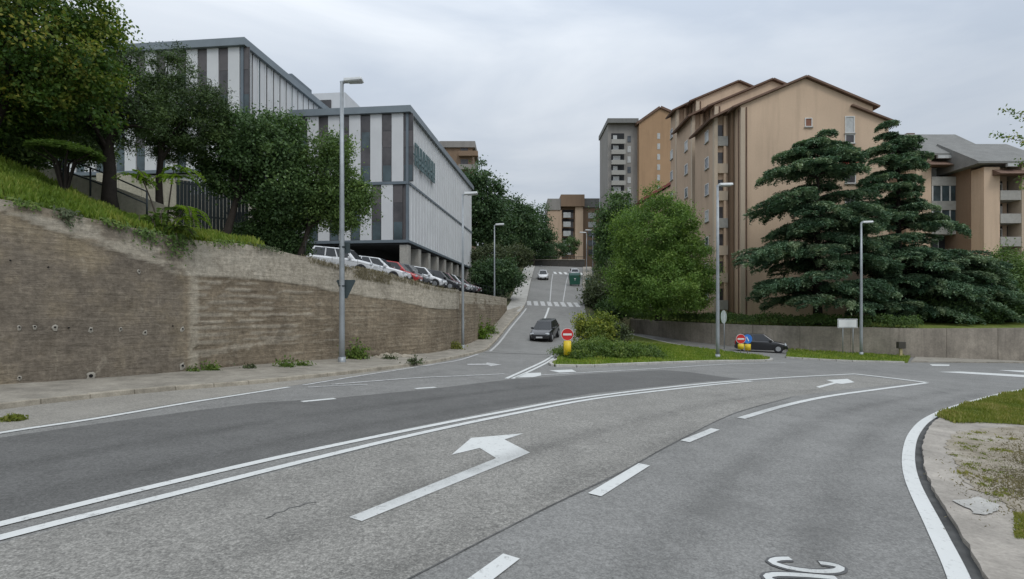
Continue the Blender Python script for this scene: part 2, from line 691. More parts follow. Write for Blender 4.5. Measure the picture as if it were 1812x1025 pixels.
bk_v, bk_f = [], []
bys = span(36, 66, 1.0)
for y in bys:
    z0 = zr(xr(y), y) - 0.02
    x0 = xr(y) - 0.05
    gl = g(x0 + 3, y) - 0.05
    for k, (dx, t) in enumerate(((0, 0), (0.9, 0.05), (2.0, 0.45), (3.2, 0.85), (4.2, 1.0))):
        bk_v.append((x0 + dx, y, z0 + (min(gl, z0) - z0) * t))
for j in range(len(bys) - 1):
    for k in range(4):
        bk_f.append((j * 5 + k, j * 5 + k + 1, (j + 1) * 5 + k + 1, (j + 1) * 5 + k))
bk = up_faces(mobj('road_bank', bk_v, bk_f, M_BANK, None, True))
tag(bk, 'earth bank falling from the climbing road to the slip road', 'bank', kind='structure')

# road surfaces and paint
lane_d = [(-500, 872), (0, 775), (160, 752), (330, 729), (460, 713), (600, 704), (750, 690), (900, 672), (1040, 662), (1172, 655), (1215, 658), (1255, 664), (1310, 671),
          (1240, 676), (1042, 697), (888, 724), (733, 755), (540, 797), (300, 851), (0, 924), (-400, 1022), (-1400, 1280)]
patch('dark_asphalt_lane', lane_d, M_DARK, road, 0.004)
lane_l = [(-1400, 1330), (-400, 1060), (0, 962), (300, 884), (540, 822), (733, 773), (888, 739), (1042, 709), (1240, 684), (1390, 671), (1514, 664), (1625, 677),
          (1500, 689), (1400, 702), (1300, 730), (1190, 784), (1100, 834), (960, 901), (730, 1020), (560, 1110), (300, 1260)]
patch('light_asphalt_lane', lane_l, M_LIGHT, road, 0.004)
marking('resurfacing_seam', [(560, 1112), (730, 1022), (960, 903), (1100, 836), (1190, 786), (1300, 732), (1400, 704)], 0.022, M_SEAM2, road, 0.008)
patch('dusty_shoulder', [(-500, 870), (0, 764), (160, 740), (330, 711), (510, 684), (640, 664), (760, 646), (830, 630), (830, 628), (721, 649), (627, 661), (460, 679), (285, 693), (110, 711), (0, 725), (-500, 800)], M_DUST, road, 0.004)

tk = NT('tyre_track')
_u = tk.n('ShaderNodeTexCoord').outputs['UV']
_sx = tk.n('ShaderNodeSeparateXYZ')
tk.l(_u, _sx.inputs[0])
_f = tk.ramp(_sx.outputs['X'], [(0.0, 0.0), (0.5, 1.0), (1.0, 0.0)])
_n = tk.ramp(tk.noise(tk.pos(), 0.8, 5, 0.65, 0.4), [(0.35, 0.04), (0.7, 0.38)])
_g = tk.ramp(tk.noise(tk.pos(), 38.0, 3, 0.7), [(0.35, 0.3), (0.65, 1.0)])
tk.set((0.075, 0.074, 0.07), 0.75, 0, 0.4)
_tr = tk.n('ShaderNodeBsdfTransparent')
_mx = tk.n('ShaderNodeMixShader')
tk.l(tk.math('MULTIPLY', tk.math('MULTIPLY', _f, _n), _g), _mx.inputs[0])
tk.l(_tr.outputs[0], _mx.inputs[1])
tk.l(tk.bs.outputs[0], _mx.inputs[2])
tk.l(_mx.outputs[0], tk.out.inputs['Surface'])
M_TRACK = tk.m


def track(pix, width):
    o = marking('tyre_track', pix, width, M_TRACK, road, 0.0185, 0.6)
    n2_ = len(o.data.vertices) // 2
    uvt = o.data.uv_layers.new(name='uv')
    for lp_ in o.data.loops:
        uvt.data[lp_.index].uv = (0.0 if lp_.vertex_index < n2_ else 1.0, 0.0)


for pix in ([(100, 1150), (420, 985), (700, 880), (900, 812), (1100, 752), (1300, 708), (1450, 690)], [(380, 1200), (640, 1040), (860, 925), (1060, 835), (1230, 768), (1400, 712)],
            [(1050, 1150), (1180, 960), (1290, 850), (1400, 770), (1520, 722), (1700, 690)], [(1420, 1150), (1440, 1000), (1470, 880), (1520, 790), (1600, 735), (1740, 697)],
            [(-300, 905), (0, 830), (300, 775), (560, 735), (800, 702), (1000, 680)], [(-300, 985), (0, 890), (300, 825), (560, 770), (800, 728), (1000, 697)]):
    track(pix, 0.85)
for pix in ([(470, 919), (482, 914), (488, 909), (503, 906), (512, 900), (530, 897), (541, 892), (560, 890)], [(444, 707), (470, 709), (500, 708)]):
    marking('road_crack', pix, 0.016, M_SEAM2, road, 0.0105, 0.2)

W = 0.17
marking('double_line', [(-600, 1077), (0, 929), (301, 855), (540, 800), (733, 760), (888, 730), (1042, 703), (1240, 680), (1390, 668.5), (1514, 662)], W, M_PAINT, road)
marking('double_line', [(-600, 1118), (0, 953), (301, 877), (540, 816.5), (733, 770), (888, 737), (1042, 707.8), (1150, 694), (1260, 681.5), (1330, 675)], W, M_PAINT, road)
marking('give_way_line', [(1514, 662.5), (1580, 670), (1640, 677.5)], 0.35, M_PAINT, road, 0.016)
marking('lane_line', [(1640, 678), (1550, 690), (1465, 702), (1390, 718), (1311, 741)], 0.2, M_PAINT, road)
marking('lane_dash', [(1212, 782), (1266, 760)], 0.2, M_PAINT, road)
marking('lane_dash', [(1052, 877), (1140, 823)], 0.2, M_PAINT, road)
marking('lane_dash', [(800, 1064), (905, 986)], 0.2, M_PAINT, road)
marking('edge_line', [(-600, 880), (-300, 822), (0, 767), (160, 743), (330, 714), (420, 700), (512, 685.5)], 0.16, M_PAINT, road)
marking('edge_line', [(537, 682), (580, 675), (640, 665), (721, 652.5), (775, 644), (815, 637), (846, 627)], 0.15, M_PAINT_OLD, road)
marking('edge_dash', [(534, 711.5), (593, 706)], 0.2, M_PAINT, road)
marking('edge_dash', [(735, 688.5), (771, 686)], 0.2, M_PAINT, road)
marking('worn_line', [(587, 681), (660, 675), (740, 669), (820, 665.5), (893, 662)], 0.15, M_PAINT_OLD, road)
marking('worn_line', [(545, 686), (600, 683), (650, 681)], 0.12, M_PAINT_OLD, road)
# splitter lines and hatching before the island
marking('splitter_line', [(896, 670.5), (930, 655), (962, 640), (978, 630)], 0.16, M_PAINT, road)
marking('splitter_line', [(907, 670.5), (938, 657), (968, 642), (981, 633)], 0.14, M_PAINT, road)
patch('splitter_hatch', [(910, 669), (930, 661), (957, 660), (958, 665), (944, 668)], M_PAINT, road, 0.012)
patch('splitter_hatch', [(972, 656), (1012, 654.5), (1020, 658.5), (990, 660)], M_PAINT, road, 0.012)
marking('edge_line', [(958, 664), (1040, 659.5), (1172, 652), (1283, 645), (1391, 642.5)], 0.15, M_PAINT_OLD, road, 0.013)
# crossing at the far right
patch('crossing_bar', [(1660, 658.5), (1700, 658), (1812, 664), (1900, 669), (1900, 674), (1812, 668)], M_PAINT, road, 0.012)
patch('crossing_bar', [(1765, 655.5), (1900, 657), (1900, 662), (1812, 659.5)], M_PAINT, road, 0.012)
patch('crossing_bar', [(1645, 645), (1680, 645.5), (1680, 648), (1650, 648)], M_PAINT, road, 0.012)
# turn arrows
patch('turn_arrow', [(617, 917), (878, 812), (849, 794), (799, 806), (834, 776), (926, 768), (893, 779), (938, 802), (905, 816), (640, 924)], M_PAINT, road, 0.012)
patch('turn_arrow', [(1444, 685), (1475, 677), (1462, 673), (1500, 671), (1512, 677), (1490, 680), (1480, 679), (1450, 687)], M_PAINT, road, 0.012)
patch('turn_arrow', [(826, 644.5), (860, 644), (862, 642), (888, 646), (868, 648.5), (862, 646), (828, 646.5)], M_PAINT_OLD, road, 0.012)
# right edge line hugging the corner kerb
EDGE = [(1790, 1300), (1735, 1150), (1697, 1025), (1657, 940), (1614, 850), (1608, 802), (1619, 766), (1646, 740), (1697, 718.5), (1776, 697), (1830, 688), (1960, 676), (2100, 668)]
marking('edge_line', EDGE, 0.20, M_PAINT, road, 0.012, 0.2)
# street-name overlay of the map viewer, added as lettering on the road
def lettering(pix, w_):
    marking('overlay_lettering', pix, w_ * 1.75, M_PAINT_OUT, road, 0.010, 0.05)
    marking('overlay_lettering', pix, w_, M_PAINT, road, 0.014, 0.05)


lettering([(1399, 990.5), (1377, 991), (1366, 996), (1382, 1003), (1410, 1009.5), (1450, 1013.5), (1480, 1012), (1487, 1006), (1472, 1001), (1450, 998)], 0.08)
lettering([(1480, 1025), (1420, 1020), (1372, 1018.5), (1358, 1023), (1372, 1031), (1420, 1040), (1475, 1044), (1492, 1036)], 0.08)

# hill road paint
def hill_line(name, fx, y0, y1, w_, m, dz=0.012):
    yy = span(y0, y1, 1.5)
    a = [Vector((fx(y) - w_ / 2, y, zr(fx(y) - w_ / 2, y) + dz)) for y in yy]
    b = [Vector((fx(y) + w_ / 2, y, zr(fx(y) + w_ / 2, y) + dz)) for y in yy]
    return up_faces(strip(name, a, b, m, hroad))


def xc(y):
    return xl(y) + (xr(y) - xl(y)) * (0.40 if y > 52 else 0.40 + 0.1 * (52 - y) / 16)


hill_line('centre_line', xc, 44, 61, 0.2, M_PAINT)
hill_line('centre_line', xc, 66, 100, 0.13, M_PAINT_OLD)
hill_line('lane_line', lambda y: xr(y) - 2.6, 66, 108, 0.12, M_PAINT_OLD)
hill_line('edge_line', lambda y: xl(y) + 0.3, 34, 60, 0.16, M_PAINT_OLD)
for k in range(8):
    x0 = xl(63) + 0.15 + k * (xr(63) - xl(63) - 0.9) / 7.4
    q = [(x0, 62.2), (x0 + 0.5, 62.2), (x0 + 0.52, 65.6), (x0 + 0.02, 65.6)]
    up_faces(mobj('crossing_bar', [(x, y, zr(x, y) + 0.014) for x, y in q], [(0, 1, 2, 3)], M_PAINT_OLD, hroad))
for k in range(6):
    x0 = xc(101) + 0.2 + k * 1.0
    q = [(x0, 100), (x0 + 0.5, 100), (x0 + 0.55, 104), (x0 + 0.05, 104)]
    up_faces(mobj('crossing_bar', [(x, y, zr(x, y) + 0.014) for x, y in q], [(0, 1, 2, 3)], M_PAINT, hroad))

# ------------------------------------------------------------------ left pavement, kerb, retaining wall
def gh(x, y):
    """ground beside the hill road: junction plane passing into the climb"""
    return GA * x + GB * y + hill(y)


# wall nodes: photo x, depth, top height
WN = [(-620, 10.9, 5.9), (-300, 12.2, 5.65), (0, 14.1, 5.42), (150, 15.6, 5.22), (330, 18.2, 4.93), (440, 20.6, 5.02), (540, 22.9, 4.80), (600, 24.5, 4.58), (700, 27.4, 4.25), (768, 29.9, 3.86), (814, 35.2, 3.84), (861, 44.0, 3.86), (897, 57.5, 3.9)]
wall_pts = [Vector((XD(px, Y), Y, zt)) for px, Y, zt in WN]
wall_line = catmull(wall_pts, 0.16)
WL_S = [0.0]
for p, q in zip(wall_line, wall_line[1:]):
    WL_S.append(WL_S[-1] + (Vector((q.x, q.y)) - Vector((p.x, p.y))).length)


def wall_at(px):
    """nearest wall-line index under a photo column"""
    best = min(range(len(wall_line)), key=lambda i: abs((wall_line[i].x / wall_line[i].y) * FPX + CPX - px))
    return best


def wall_frame(i):
    t = wall_line[min(i + 1, len(wall_line) - 1)] - wall_line[max(i - 1, 0)]
    n = Vector((t.y, -t.x, 0)).normalized()
    return wall_line[i], n


def wall_point(px, py, out=0.0):
    i = wall_at(px)
    p, n = wall_frame(i)
    z = CAM_H - (py - HPX) / FPX * p.y
    return Vector((p.x, p.y, z)) + n * out, n


KERB_PX = [(-620, 812), (-300, 766), (0, 725), (110, 711), (285, 693), (460, 679), (627, 661), (721, 649), (790, 638)]
kerb_pts = [G(*p) for p in KERB_PX] + [Vector((xl(y) - 0.05, y, 0)) for y in (34, 38, 43, 48, 54, 58, 62)]
kerb_line = catmull(kerb_pts, 0.25)
# pavement slab between wall and kerb: rows of quads from the wall foot to the kerb back
pv, pf = [], []
npv = 90
ks = [0.0]
for p, q in zip(kerb_line, kerb_line[1:]):
    ks.append(ks[-1] + (q - p).length)


def at_len(line, ss, s):
    for i in range(len(ss) - 1):
        if ss[i + 1] >= s:
            t = (s - ss[i]) / max(1e-6, ss[i + 1] - ss[i])
            return line[i].lerp(line[i + 1], t)
    return line[-1]


for i in range(npv + 1):
    a = at_len(wall_line, WL_S, WL_S[-1] * i / npv)
    b = at_len(kerb_line, ks, ks[-1] * i / npv)
    for k in range(5):
        p = Vector((a.x, a.y, 0)).lerp(Vector((b.x, b.y, 0)), k / 4)
        h = 0.115 + 0.03 * (1 - k / 4) + random.uniform(-.008, .008)
        pv.append((p.x, p.y, gh(p.x, p.y) + h))
for i in range(npv):
    for k in range(4):
        pf.append((i * 5 + k, i * 5 + k + 1, (i + 1) * 5 + k + 1, (i + 1) * 5 + k))
pav = mobj('pavement', pv, pf, M_PAVE, None, True)
up_faces(pav)
tag(pav, 'narrow worn concrete pavement along the foot of the tall wall', 'pavement', kind='structure')
s = 0.0
while s < ks[-1] - 1.0:
    L_ = 1.0
    a = at_len(kerb_line, ks, s + 0.004)
    b = at_len(kerb_line, ks, s + L_ - 0.004)
    d = (b - a)
    d.z = 0
    n = Vector((d.y, -d.x, 0)).normalized()
    o = Vector((a.x, a.y, 0)) - n * 0.14
    j = random.uniform(-.012, .012)
    za, zb = gh(a.x, a.y), gh(b.x, b.y)
    q = []
    for (pt, zz) in ((o, za), (o + n * (0.19 + j), za), (o + n * (0.19 + j) + d, zb), (o + d, zb)):
        q.append(Vector((pt.x, pt.y, zz - 0.05)))
    top = []
    for m_, (pt, zz) in enumerate(((o, za), (o + n * (0.17 + j), za), (o + n * (0.17 + j) + d, zb), (o + d, zb))):
        top.append(Vector((pt.x, pt.y, zz + 0.128 + random.uniform(-.012, .012))))
    MB().add(q + top, BOXF).build('kerb_stone', M_KERB, pav, bevel=0.02)
    s += L_

# retaining wall mesh: boards, top band, pilaster, ragged edges
wt = NT('retaining_wall_concrete')
uvv = wt.pos(kind='uv')
aband = wt.n('ShaderNodeAttribute', attribute_name='band').outputs['Fac']
aleft = wt.n('ShaderNodeAttribute', attribute_name='leftness').outputs['Fac']
apil = wt.n('ShaderNodeAttribute', attribute_name='pilaster').outputs['Fac']
n1 = wt.noise(uvv, 0.55, 6, 0.65)
uvs = wt.pos((0.8, 9.0, 1), 'uv')
n2 = wt.noise(uvs, 1.0, 6, 0.7, 0.4)
uvd = wt.pos((3.0, 0.35, 1), 'uv')
n3 = wt.noise(uvd, 1.0, 5, 0.7)
n4 = wt.noise(uvv, 7.0, 5, 0.75)
low_r = wt.ramp(n1, [(0.28, (0.148, 0.117, 0.084)), (0.5, (0.229, 0.186, 0.133)), (0.72, (0.315, 0.258, 0.185))])
low_l = wt.ramp(wt.noise(uvv, 0.33, 5, 0.65), [(0.30, (0.143, 0.122, 0.099)), (0.5, (0.207, 0.175, 0.136)), (0.70, (0.307, 0.250, 0.168))])
low = wt.mix(aleft, low_r, low_l)
pale = wt.ramp(n2, [(0.52, 0.0), (0.60, 1.0)])
pale = wt.math('MULTIPLY', pale, wt.ramp(wt.noise(uvv, 0.35, 3), [(0.40, 0.15), (0.58, 1.0)]))
low = wt.mix(wt.math('MULTIPLY', pale, wt.math('SUBTRACT', 0.5, wt.math('MULTIPLY', aleft, 0.34))), low, (0.42, 0.37, 0.285))
vd = wt.ramp(wt.noise(wt.pos((5.0, 0.5, 1), 'uv'), 1.0, 5, 0.75), [(0.60, 0.0), (0.70, 0.7)])
low = wt.mix(wt.math('MULTIPLY', vd, wt.ramp(wt.noise(uvv, 0.8, 3), [(0.45, 0.0), (0.6, 0.8)])), low, (0.36, 0.32, 0.25))
drip = wt.ramp(n3, [(0.5, 0.0), (0.75, 0.35)])
low = wt.mix(drip, low, (0.075, 0.065, 0.05))
up = wt.ramp(n1, [(0.3, (0.37, 0.33, 0.265)), (0.55, (0.44, 0.395, 0.32)), (0.75, (0.50, 0.455, 0.375))])
up = wt.mix(wt.ramp(n3, [(0.5, 0.0), (0.75, 0.55)]), up, (0.21, 0.185, 0.14))
col = wt.mix(aband, low, up)
col = wt.mix(wt.math('MULTIPLY', apil, 0.85), col, (0.40, 0.355, 0.28))
pl = wt.n('ShaderNodeAttribute', attribute_name='plaster').outputs['Fac']
col = wt.mix(wt.math('MULTIPLY', pl, 0.85), col, (0.44, 0.395, 0.32))
mot = wt.noise(uvv, 3.2, 6, 0.75)
col = wt.mix(0.55, col, wt.ramp(mot, [(0.3, 0.3), (0.7, 0.7)]), 'OVERLAY')
col = wt.mix(0.5, col, wt.ramp(n4, [(0.3, 0.2), (0.7, 0.8)]), 'OVERLAY')
wea = wt.noise(uvv, 0.9, 7, 0.7, 0.6)
col = wt.mix(wt.ramp(wea, [(0.54, 0.0), (0.66, 0.42)]), col, (0.10, 0.082, 0.06))
col = wt.mix(wt.ramp(wt.noise(wt.pos((1, 1, 1), 'uv'), 1.7, 7, 0.72, 0.8), [(0.60, 0.0), (0.70, 0.4)]), col, (0.44, 0.39, 0.31))
wt.bump(wt.math('ADD', n4, wt.math('MULTIPLY', n2, 1.2)), 0.9, 0.04)
M_RWALL = wt.set(col, 0.92, 0, 0.2)

from mathutils import noise as MN
NZ = 74
wv, wf, aB, aL, aP, aPl, uvl = [], [], [], [], [], [], []
i330 = wall_at(331)
s330 = WL_S[i330]
s814 = WL_S[wall_at(812)]
rb = [random.uniform(-1, 1) for _ in range(4000)]
for i, p in enumerate(wall_line):
    _, n = wall_frame(i)
    zb = gh(p.x, p.y) - 0.1
    zt = p.z + 0.05 * MN.noise(Vector((WL_S[i] * 0.8, 3, 0))) - (0.0 if WL_S[i] < s814 else 0.05)
    ds = WL_S[i] - s330
    for k in range(NZ + 1):
        z = zb + (zt - zb) * k / NZ
        below = zt - z
        band_h = 1.25 if ds > 0 else max(-0.2, 1.25 + 0.19 * ds + 0.16 * MN.noise(Vector((WL_S[i] * 1.2, 0, 0))))
        band = 1.0 if below < band_h and WL_S[i] < s814 else 0.0
        pm = MN.fractal(Vector((WL_S[i] * 0.75 + 0.4 * z, z * 2.1, 1.7)), 0.8, 2.0, 5)
        pf_ = MN.fractal(Vector((WL_S[i] * 2.2, z * 5.0, 4.7)), 0.8, 2.0, 4)
        if ds < 0 and band:
            band = max(0.15, min(0.95, 0.62 + pm * 1.1 + pf_ * 0.4 + (-0.45 if below < 0.22 + 0.15 * pf_ else 0.0)))
        pil = 1.0 if (0 < ds < 0.40 + 0.12 * pf_ and below >= band_h) else 0.0
        plas = 0.0
        if ds < 0 and band > 0.15:
            plas = max(0.0, min(0.8, (pm + 0.05) * 3.0))
        if WL_S[i] > s814:
            plas = max(0.0, min(0.8, (pm - 0.05 + (0.6 if below < 0.8 else -0.5)) * 3))
        board = int(z / 0.2)
        seg = int((WL_S[i] + (board % 3) * 1.3) / 4.0)
        out = 0.009 * rb[(board * 37 + seg * 13) % 4000] * (1.0 if ds > 0 else 0.4)
        if abs(z / 0.2 - round(z / 0.2)) < 0.2 and ds > 0:
            out -= 0.010
        if 0.3 < ds < 7.0 and not band and z > gh(p.x, p.y) + 1.0:
            rz_ = z / 0.235
            if abs(rz_ - round(rz_)) < 0.24 and MN.noise(Vector((WL_S[i] * 0.95, round(rz_) * 7.3, 2.0))) + 0.25 * pf_ > -0.30 + 0.085 * ds:
                plas = 0.65
                out += 0.014
        if 0.3 < ds < 5.0 and abs(z - (gh(p.x, p.y) + 0.62 + 0.11 * ds + 0.1 * pf_)) < 0.10:
            plas = max(plas, 0.55)
        if band and ds > 0:
            out = 0.035
        elif ds < 0 and below < band_h:
            out = 0.03
        if pil:
            out = 0.03
        out += 0.016 * MN.fractal(Vector((WL_S[i] * 1.3, z * 1.3, 0)), 0.9, 2.0, 4)
        q = Vector((p.x, p.y, z)) + n * out
        wv.append(tuple(q))
        aB.append(band)
        aL.append(smooth(0.4, -0.3, ds) if ds > -0.3 else 1.0)
        aP.append(pil)
        aPl.append(plas)
        uvl.append((WL_S[i], z))
aL = [1.0 if WL_S[i // (NZ + 1)] < s330 else 0.0 for i in range(len(wv))]
M1 = NZ + 1
for i in range(len(wall_line) - 1):
    for k in range(NZ):
        wf.append((i * M1 + k, (i + 1) * M1 + k, (i + 1) * M1 + k + 1, i * M1 + k + 1))
# top cap and back so the wall is solid
nb = len(wv)
for i, p in enumerate(wall_line):
    _, n = wall_frame(i)
    t_ = Vector(wv[i * M1 + NZ])
    wv.append(tuple(t_ - n * 0.45))
    wv.append((t_.x - n.x * 0.45, t_.y - n.y * 0.45, t_.z - 1.2))
    for _ in range(2):
        aB.append(aB[i * M1 + NZ]); aL.append(aL[i * M1 + NZ]); aP.append(0.0); aPl.append(0.0); uvl.append((WL_S[i], t_.z + 0.4))
for i in range(len(wall_line) - 1):
    wf.append((i * M1 + NZ, (i + 1) * M1 + NZ, nb + 2 * i + 2, nb + 2 * i))
    wf.append((nb + 2 * i, nb + 2 * i + 2, nb + 2 * i + 3, nb + 2 * i + 1))
e = len(wall_line) - 1
wf.append(tuple([e * M1 + k for k in range(NZ + 1)] + [nb + 2 * e, nb + 2 * e + 1]))
wall_root = thing('retaining_wall', 'tall weathered concrete retaining wall curving along the left pavement', 'wall', wall_line[i330].xy.to_3d() + Vector((0, 0, gh(wall_line[i330].x, wall_line[i330].y))))
wob = mobj('wall_face', wv, wf, M_RWALL, wall_root, True)
for nm, arr in (('band', aB), ('leftness', aL), ('pilaster', aP), ('plaster', aPl)):
    at = wob.data.attributes.new(nm, 'FLOAT', 'POINT')
    at.data.foreach_set('value', np.array(arr, dtype=np.float32))
uvm = wob.data.uv_layers.new(name='uv')
li = np.zeros(len(wob.data.loops), dtype=np.int32)
wob.data.loops.foreach_get('vertex_index', li)
uvm.data.foreach_set('uv', np.array(uvl, dtype=np.float32)[li].ravel())
wob.data.set_sharp_from_angle(angle=R(40))

# weep holes with a crust of minerals
holes = [(28, 579, 1), (61, 578, 1), (92, 579, 2), (127, 580, 0), (157, 583, 2), (211, 582, 1), (258, 588, 2), (302, 577, 0), (322, 582, 2), (322, 647, 3), (159, 665, 4), (10, 461, 0), (82, 473, 0), (248, 480, 1), (40, 668, 1), (800, 543, 1)]
for px, py, kd in holes:
    p, n = wall_point(px, py, 0.03)
    u = Vector((-n.y, n.x, 0))
    up_ = Vector((0, 0, 1))
    if kd >= 1:
        rr = 0.035 + 0.028 * kd
        pts = []
        for k in range(14):
            t = 2 * math.pi * k / 14
            r_ = rr * random.uniform(0.65, 1.15)
            pts.append(p + u * math.cos(t) * r_ * 0.8 + up_ * (math.sin(t) * r_ * 1.2 - 0.02) - n * 0.012)
        cvx = [p + n * 0.012] + pts
        MB().add(cvx, [(0, 1 + (k + 1) % 14, 1 + k) for k in range(14)]).build('mineral_crust', M_EFFLO, wall_root)
    rh = (0.020, 0.022, 0.026, 0.04, 0.05)[kd]
    ring = MB()
    ring.tube([p - n * 0.12, p + n * 0.022], rh, 10)
    ring.build('weep_hole', M_BLACK, wall_root)

# ------------------------------------------------------------------ left terraces behind the wall
# rows going away from the wall top, reaching uphill
def terrace_profile(i, d):
    p, n = wall_frame(i)
    px = p.x / p.y * FPX + CPX
    z = p.z - 0.12 if px > 500 else p.z + 0.02
    k = 1 - smooth(250, 520, px)          # 1 = steep lawn at the left, 0 = flat car park
    rise = (min(d, 5.0) * 0.42 + max(0, min(d - 5.0, 6)) * 0.12) * k * (0.55 + 0.45 * smooth(330, 0, px)) if px < 330 else (min(d, 5.0) * 0.42 + max(0, min(d - 5, 6)) * 0.12) * k * 0.55
    flat = (min(d, 8) * 0.155) * (1 - k)
    return z + rise + flat


dd = [0.3, 0.9, 1.6, 2.5, 3.5, 5.0, 7.0, 10.0, 14.0, 20.0, 30.0, 45.0]
idx = list(range(0, len(wall_line), 6))
if idx[-1] != len(wall_line) - 1:
    idx.append(len(wall_line) - 1)
tv, tf = [], []
for i in idx:
    p, n = wall_frame(i)
    # directions fan toward the up-left so that the rows never cross
    dirv = (Vector((-0.72, 0.69, 0)) * (1 - smooth(0, 45, WL_S[i])) + Vector((-0.99, 0.12, 0)) * smooth(0, 45, WL_S[i])).normalized()
    for d in dd:
        q = p + dirv * d
        tv.append((q.x, q.y, terrace_profile(i, d) + (0.04 * MN.noise(Vector((q.x, q.y, 0))) if d > 1 else 0)))
for a in range(len(idx) - 1):
    for k in range(len(dd) - 1):
        n_ = len(dd)
        tf.append((a * n_ + k, a * n_ + k + 1, (a + 1) * n_ + k + 1, (a + 1) * n_ + k))
ilawn = next(a for a in range(len(idx)) if wall_line[idx[a]].x / wall_line[idx[a]].y * FPX + CPX > 500)
n_ = len(dd)
lawn_f = [f for f in tf if f[0] // n_ < ilawn]
park_f = [f for f in tf if f[0] // n_ >= ilawn]
lw = up_faces(mobj('lawn', tv, lawn_f, M_LAWN, None, True))
tag(lw, 'sloping green lawn above the left retaining wall', 'lawn', kind='structure')
cp = up_faces(mobj('car_park', tv, park_f, M_CARPARK, None, True))
tag(cp, 'asphalt car park on the terrace above the wall', 'car park', kind='structure')
for o in (lw, cp):
    bm = bmesh.new()
    bm.from_mesh(o.data)
    bmesh.ops.delete(bm, geom=[v for v in bm.verts if not v.link_faces], context='VERTS')
    bm.to_mesh(o.data)
    bm.free()


from mathutils.bvhtree import BVHTree


def bvh_of(*obs):
    vs, fs = [], []
    for o in obs:
        n0 = len(vs)
        off = ORG.get(o.name, Vector((0, 0, 0)))
        vs += [v.co + off for v in o.data.vertices]
        fs += [tuple(i + n0 for i in p.vertices) for p in o.data.polygons]
    return BVHTree.FromPolygons(vs, fs)


TERR = bvh_of(lw, cp)


def terr_z(x, y, default=4.5):
    h = TERR.ray_cast(Vector((x, y, 60)), Vector((0, 0, -1)))
    return h[0].z if h[0] is not None else default


def terr_px(px, py, default=(None)):
    d = Vector(((px - CPX) / FPX, 1, -(py - HPX) / FPX)).normalized()
    h = TERR.ray_cast(Vector((0, 0, CAM_H)), d)
    return h[0]


# ------------------------------------------------------------------ traffic island, verges and the near right corner
isl = [G(982, 649), G(1035, 649.5), G(1092, 647), G(1180, 643.5), G(1260, 641), G(1330, 640), G(1356, 639.5), G(1362, 637), G(1340, 632.5), G(1300, 627), G(1260, 622),
       Vector((15.2, 47, 0)), Vector((14.2, 51, 0)), Vector((13.0, 57, 0)), Vector((12.3, 62, 0)), Vector((9.3, 62, 0)), Vector((8.4, 56, 0)), Vector((7.3, 48, 0)), Vector((5.9, 42, 0)), Vector((4.6, 36, 0)), Vector((3.2, 31, 0)), Vector((2.2, 28, 0)), Vector((1.95, 26.4, 0))]
isl_root = raised('traffic_island', isl, 0.10, M_LAWN)
tag(isl_root, 'grassy traffic island between the climbing road and the slip road', 'traffic island', kind='structure')


def kerb_run(outline, parent, material, h=0.13, w_=0.16, length=1.0, fn=g, closed=True, side=1):
    pts = outline + ([outline[0]] if closed else [])
    ss = [0.0]
    for p, q in zip(pts, pts[1:]):
        ss.append(ss[-1] + (Vector((q.x, q.y)) - Vector((p.x, p.y))).length)
    s_ = 0.0
    n_made = 0
    while s_ + length * 0.5 < ss[-1]:
        a = at_len(pts, ss, s_ + 0.01)
        b = at_len(pts, ss, min(ss[-1], s_ + length - 0.01))
        d = Vector((b.x - a.x, b.y - a.y, 0))
        nn = Vector((d.y, -d.x, 0)).normalized() * side
        quad = [a, a + nn * w_, b + nn * w_, b]
        bot = [Vector((p.x, p.y, fn(p.x, p.y) - 0.05)) for p in quad]
        top = [Vector((p.x, p.y, fn(p.x, p.y) + h + random.uniform(-.008, .008))) for p in quad]
        if side < 0:
            bot.reverse(); top.reverse()
        MB().add(bot + top, BOXF).build('kerb_stone', material, parent, bevel=0.015)
        s_ += length
        n_made += 1
    return n_made


M_KERBP = concrete('kerb_pale', (0.42, 0.41, 0.38), 0.2, 1.2, False)
isl_c = catmull(isl[:11], 0.4)
kerb_run(isl_c, isl_root, M_KERBP, 0.12, 0.2, 1.0, closed=False)
kerb_run(catmull(isl[10:15], 0.5), isl_root, M_KERBP, 0.12, 0.25, 1.0, closed=False)
kerb_run(catmull(isl[16:] + [isl[0]], 0.5), isl_root, M_KERBP, 0.12, 0.16, 1.0, closed=False)

